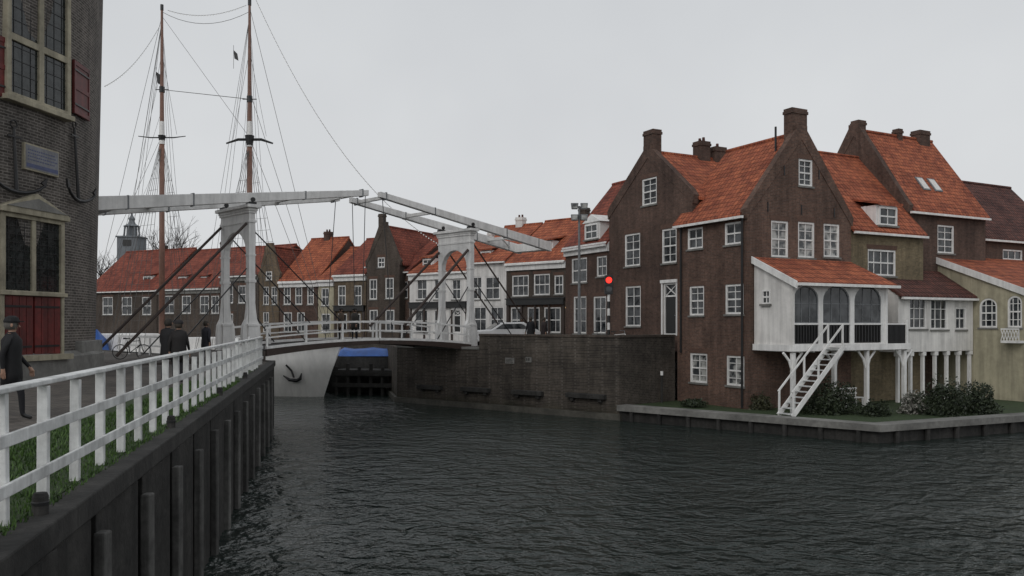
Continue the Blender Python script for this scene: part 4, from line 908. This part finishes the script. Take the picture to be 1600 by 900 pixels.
for i in range(2):
    z=z1-.25-i*.44; q=MB(); q.tube([(0,-.121,z),(0,-.135,z)],.15,14); q.build('red_lens' if i==0 else 'dark_lens','redlamp' if i<1 else 'glass',hd)
    q=MB(); q.box(-.14,.14,-.2,-.12,z+.16,z+.175); q.build('visor','dark',hd)
n=8; hs_=z0/n
for i in range(n):
    q=MB(); q.tube([(0,0,i*hs_),(0,0,(i+1)*hs_)],.07,10); q.build('post_band','white' if i%2 else 'dark',t)
def car(label,x,y,z,rz,col):
    cm=mat('car_paint',col,.25,.03,.5,grime=.05); t=empty('parked_car',label,'car',(x,y,z),rz)
    q=MB(); q.prism([(-2.05,.3),(-2.1,.75),(-1.9,.95),(-1.0,1.0),(-.35,1.42),(1.0,1.45),(1.75,1.05),(2.05,.9),(2.05,.3)],'y',-.82,.82); q.build('body',cm,t,bevel=.08)
    for s in (-1,1): q=MB(); q.prism([(-.75,1.04),(-.3,1.34),(.85,1.36),(1.35,1.06)],'y',s*.828-.007,s*.828+.007); q.build('window','glass',t)
    q=MB(); q.bar((-.97,0,1.05),(-.42,0,1.405),.02,1.4,up=(0,1,0)); q.build('windscreen','glass',t)
    for xx in (-1.3,1.3):
        for s in (-1,1):
            q=MB(); q.tube([(xx,s*.66,.31),(xx,s*.85,.31)],.31,18); w_=q.build('wheel','dark',t); q=MB(); q.tube([(xx,s*.84,.31),(xx,s*.86,.31)],.19,12); q.build('rim','grayp',w_)
    for s in (-.6,.6): q=MB(); q.box(-2.13,-2.03,s-.16,s+.16,.68,.8); q.build('headlight','glassc',t)
c=XY(788,50); car('white parked car just behind the bastion parapet',c.x,c.y,SL,R(15),(.8,.8,.8))
def bike(label,x,y,z,rz,m):
    t=empty('bicycle',label,'bicycle',(x,y,z),rz)
    for xx in (-.52,.52):
        q=MB(); q.tube([(xx+.33*math.cos(i*math.tau/20),0,.34+.33*math.sin(i*math.tau/20)) for i in range(21)],.02,5)
        for i in range(6): q.tube([(xx,0,.34),(xx+.32*math.cos(i*math.tau/6),0,.34+.32*math.sin(i*math.tau/6))],.005,3)
        q.build('wheel','dark',t)
    q=MB(); bb_=(-.08,0,.3); sx=(-.2,0,.8); hx=(.36,0,.85)
    for a,b in (((-.52,0,.34),bb_),((-.52,0,.34),sx),(bb_,sx),(bb_,(.4,0,.7)),(sx,hx),((.52,0,.34),hx)): q.tube([a,b],.018,6)
    q.build('frame',m,t)
    q=MB(); q.tube([hx,(.33,0,1.0)],.015,6); q.tube([(.2,-.27,1.02),(.33,0,1.0),(.2,.27,1.02)],.014,6); q.build('handlebar','grayp',t)
    q=MB(); q.tube([sx,(-.22,0,.92)],.015,6); q.prism([(-.36,.92),(-.08,.93),(-.08,.96),(-.36,.99)],'y',-.07,.07); q.build('saddle','dark',t)
c=XY(966,41.3); bike('white framed bicycle parked right of the traffic light',c.x,c.y,SL,R(-30),'white')
c=XY(938,43.); bike('dark bicycle parked left of the traffic light',c.x,c.y,SL,R(-45),'dark')
c=XY(206,38); bike('dark bicycle standing beyond the railing near the tower',c.x,c.y,GL,R(5),'dark')
# ---------------------------------------------------------------- vegetation
def bush(label,x,y,z,rx,ry,rz_,n,m,name='bush',sz=.06):
    t=empty(name,label,'bush',(x,y,z)); q=MB(); ph=[random.random()*6 for _ in range(6)]
    for i in range(int(n*1.6)):
        a=random.random()*math.tau; u=random.uniform(-.15,1); r=random.random()**.35
        el=math.asin(max(-1,min(1,u))); bumpy=1+.12*math.sin(3*a+ph[0])+.12*math.sin(5*a+ph[1]+3*u)+.13*math.sin(9*u+ph[2]+2*a)
        p=Vector((rx*r*bumpy*math.cos(el)*math.cos(a),ry*r*bumpy*math.cos(el)*math.sin(a),max(.02,rz_*r*bumpy*math.sin(el)+.1)))
        d=Vector((random.gauss(0,1),random.gauss(0,1),random.gauss(0,1))).normalized(); e=d.cross(Vector((random.gauss(0,1),random.gauss(0,1),random.gauss(0,1)))).normalized(); s=sz*random.uniform(.6,1.4)
        q.add([p-d*s,p+e*s*.5,p+d*s,p-e*s*.5],[(0,1,2,3)])
    q.build('foliage',m,t,recalc=False)
    q=MB()
    for i in range(6):
        a=i*1.05; q.tube([(0,0,0),(rx*.3*math.cos(a),ry*.3*math.sin(a),rz_*.4),(rx*.7*math.cos(a),ry*.7*math.sin(a),rz_*.75)],[.03,.02,.008],5)
    q.build('stem','bark',t)
def at(px,py): Y=(H-GA)*F/(py-HY); return XY(px,Y)
for px_,py_,rx,rz_,m,lab,n in ((1298,646,1.15,1.25,'leafA','dark round bush at the foot of the garden stair',2600),(1368,650,.55,.5,'leafA','small low bush right of the stair bush',900),
    (1428,646,.6,.8,'leafC','pale flowering bush in the garden centre',1100),(1475,648,1.0,1.25,'leafA','dark bush right of the pale flowering bush',2600),(1525,646,.9,1.15,'leafA','dark bush near the right garden corner',2200),
    (1412,612,1.2,1.6,'leafB','tall loose shrub below the balcony end',2600),(1580,606,1.6,2.1,'leafA','large dark shrub at the right edge in front of the cream house',4000),(1350,608,1.0,1.3,'leafA','dark shrub in the shade under the balcony',1800),
    (1085,636,.6,.25,'leafA','flat ground shrub below the corner house wall',700),(1190,640,.45,.55,'leafB','thin shrub left of the garden stair',700)):
    c=at(px_,py_); bush(lab,c.x,c.y,GA,rx,rx*.8,rz_,n,m)
def tree(label,x,y,z,h,seed):
    rnd=random.Random(seed); t=empty('bare_tree',label,'tree',(x,y,z)); tr=MB(); cr=MB()
    def br(p,d,l,r,dep):
        e=p+d*l; (tr if dep<2 else cr).tube([p,p.lerp(e,.5)+Vector((rnd.uniform(-.05,.05)*l,0,0)),e],[r,r*.85,r*.65],5 if dep<3 else 3)
        if dep>=6: return
        for i in range(3 if dep<4 else 2):
            nd=(d+Vector((rnd.uniform(-.8,.8),rnd.uniform(-.8,.8),rnd.uniform(-.1,.5)))).normalized(); br(e if i<2 else p.lerp(e,.6),nd,l*rnd.uniform(.62,.85),r*.62,dep+1)
    br(Vector((0,0,0)),Vector((0,0,1)),h*.3,h*.02,0)
    tr.build('trunk','bark',t); cr.build('crown','bark',t)
for px_,Y,h,lab,sd_ in ((268,100,14,'bare tree rising over the red roofs right of the church tower',3),(243,104,11,'smaller bare tree close to the church tower',5),(166,102,12,'bare tree beside the round tower edge',9)):
    c=XY(px_,Y); tree(lab,c.x,c.y,SL,h,sd_)
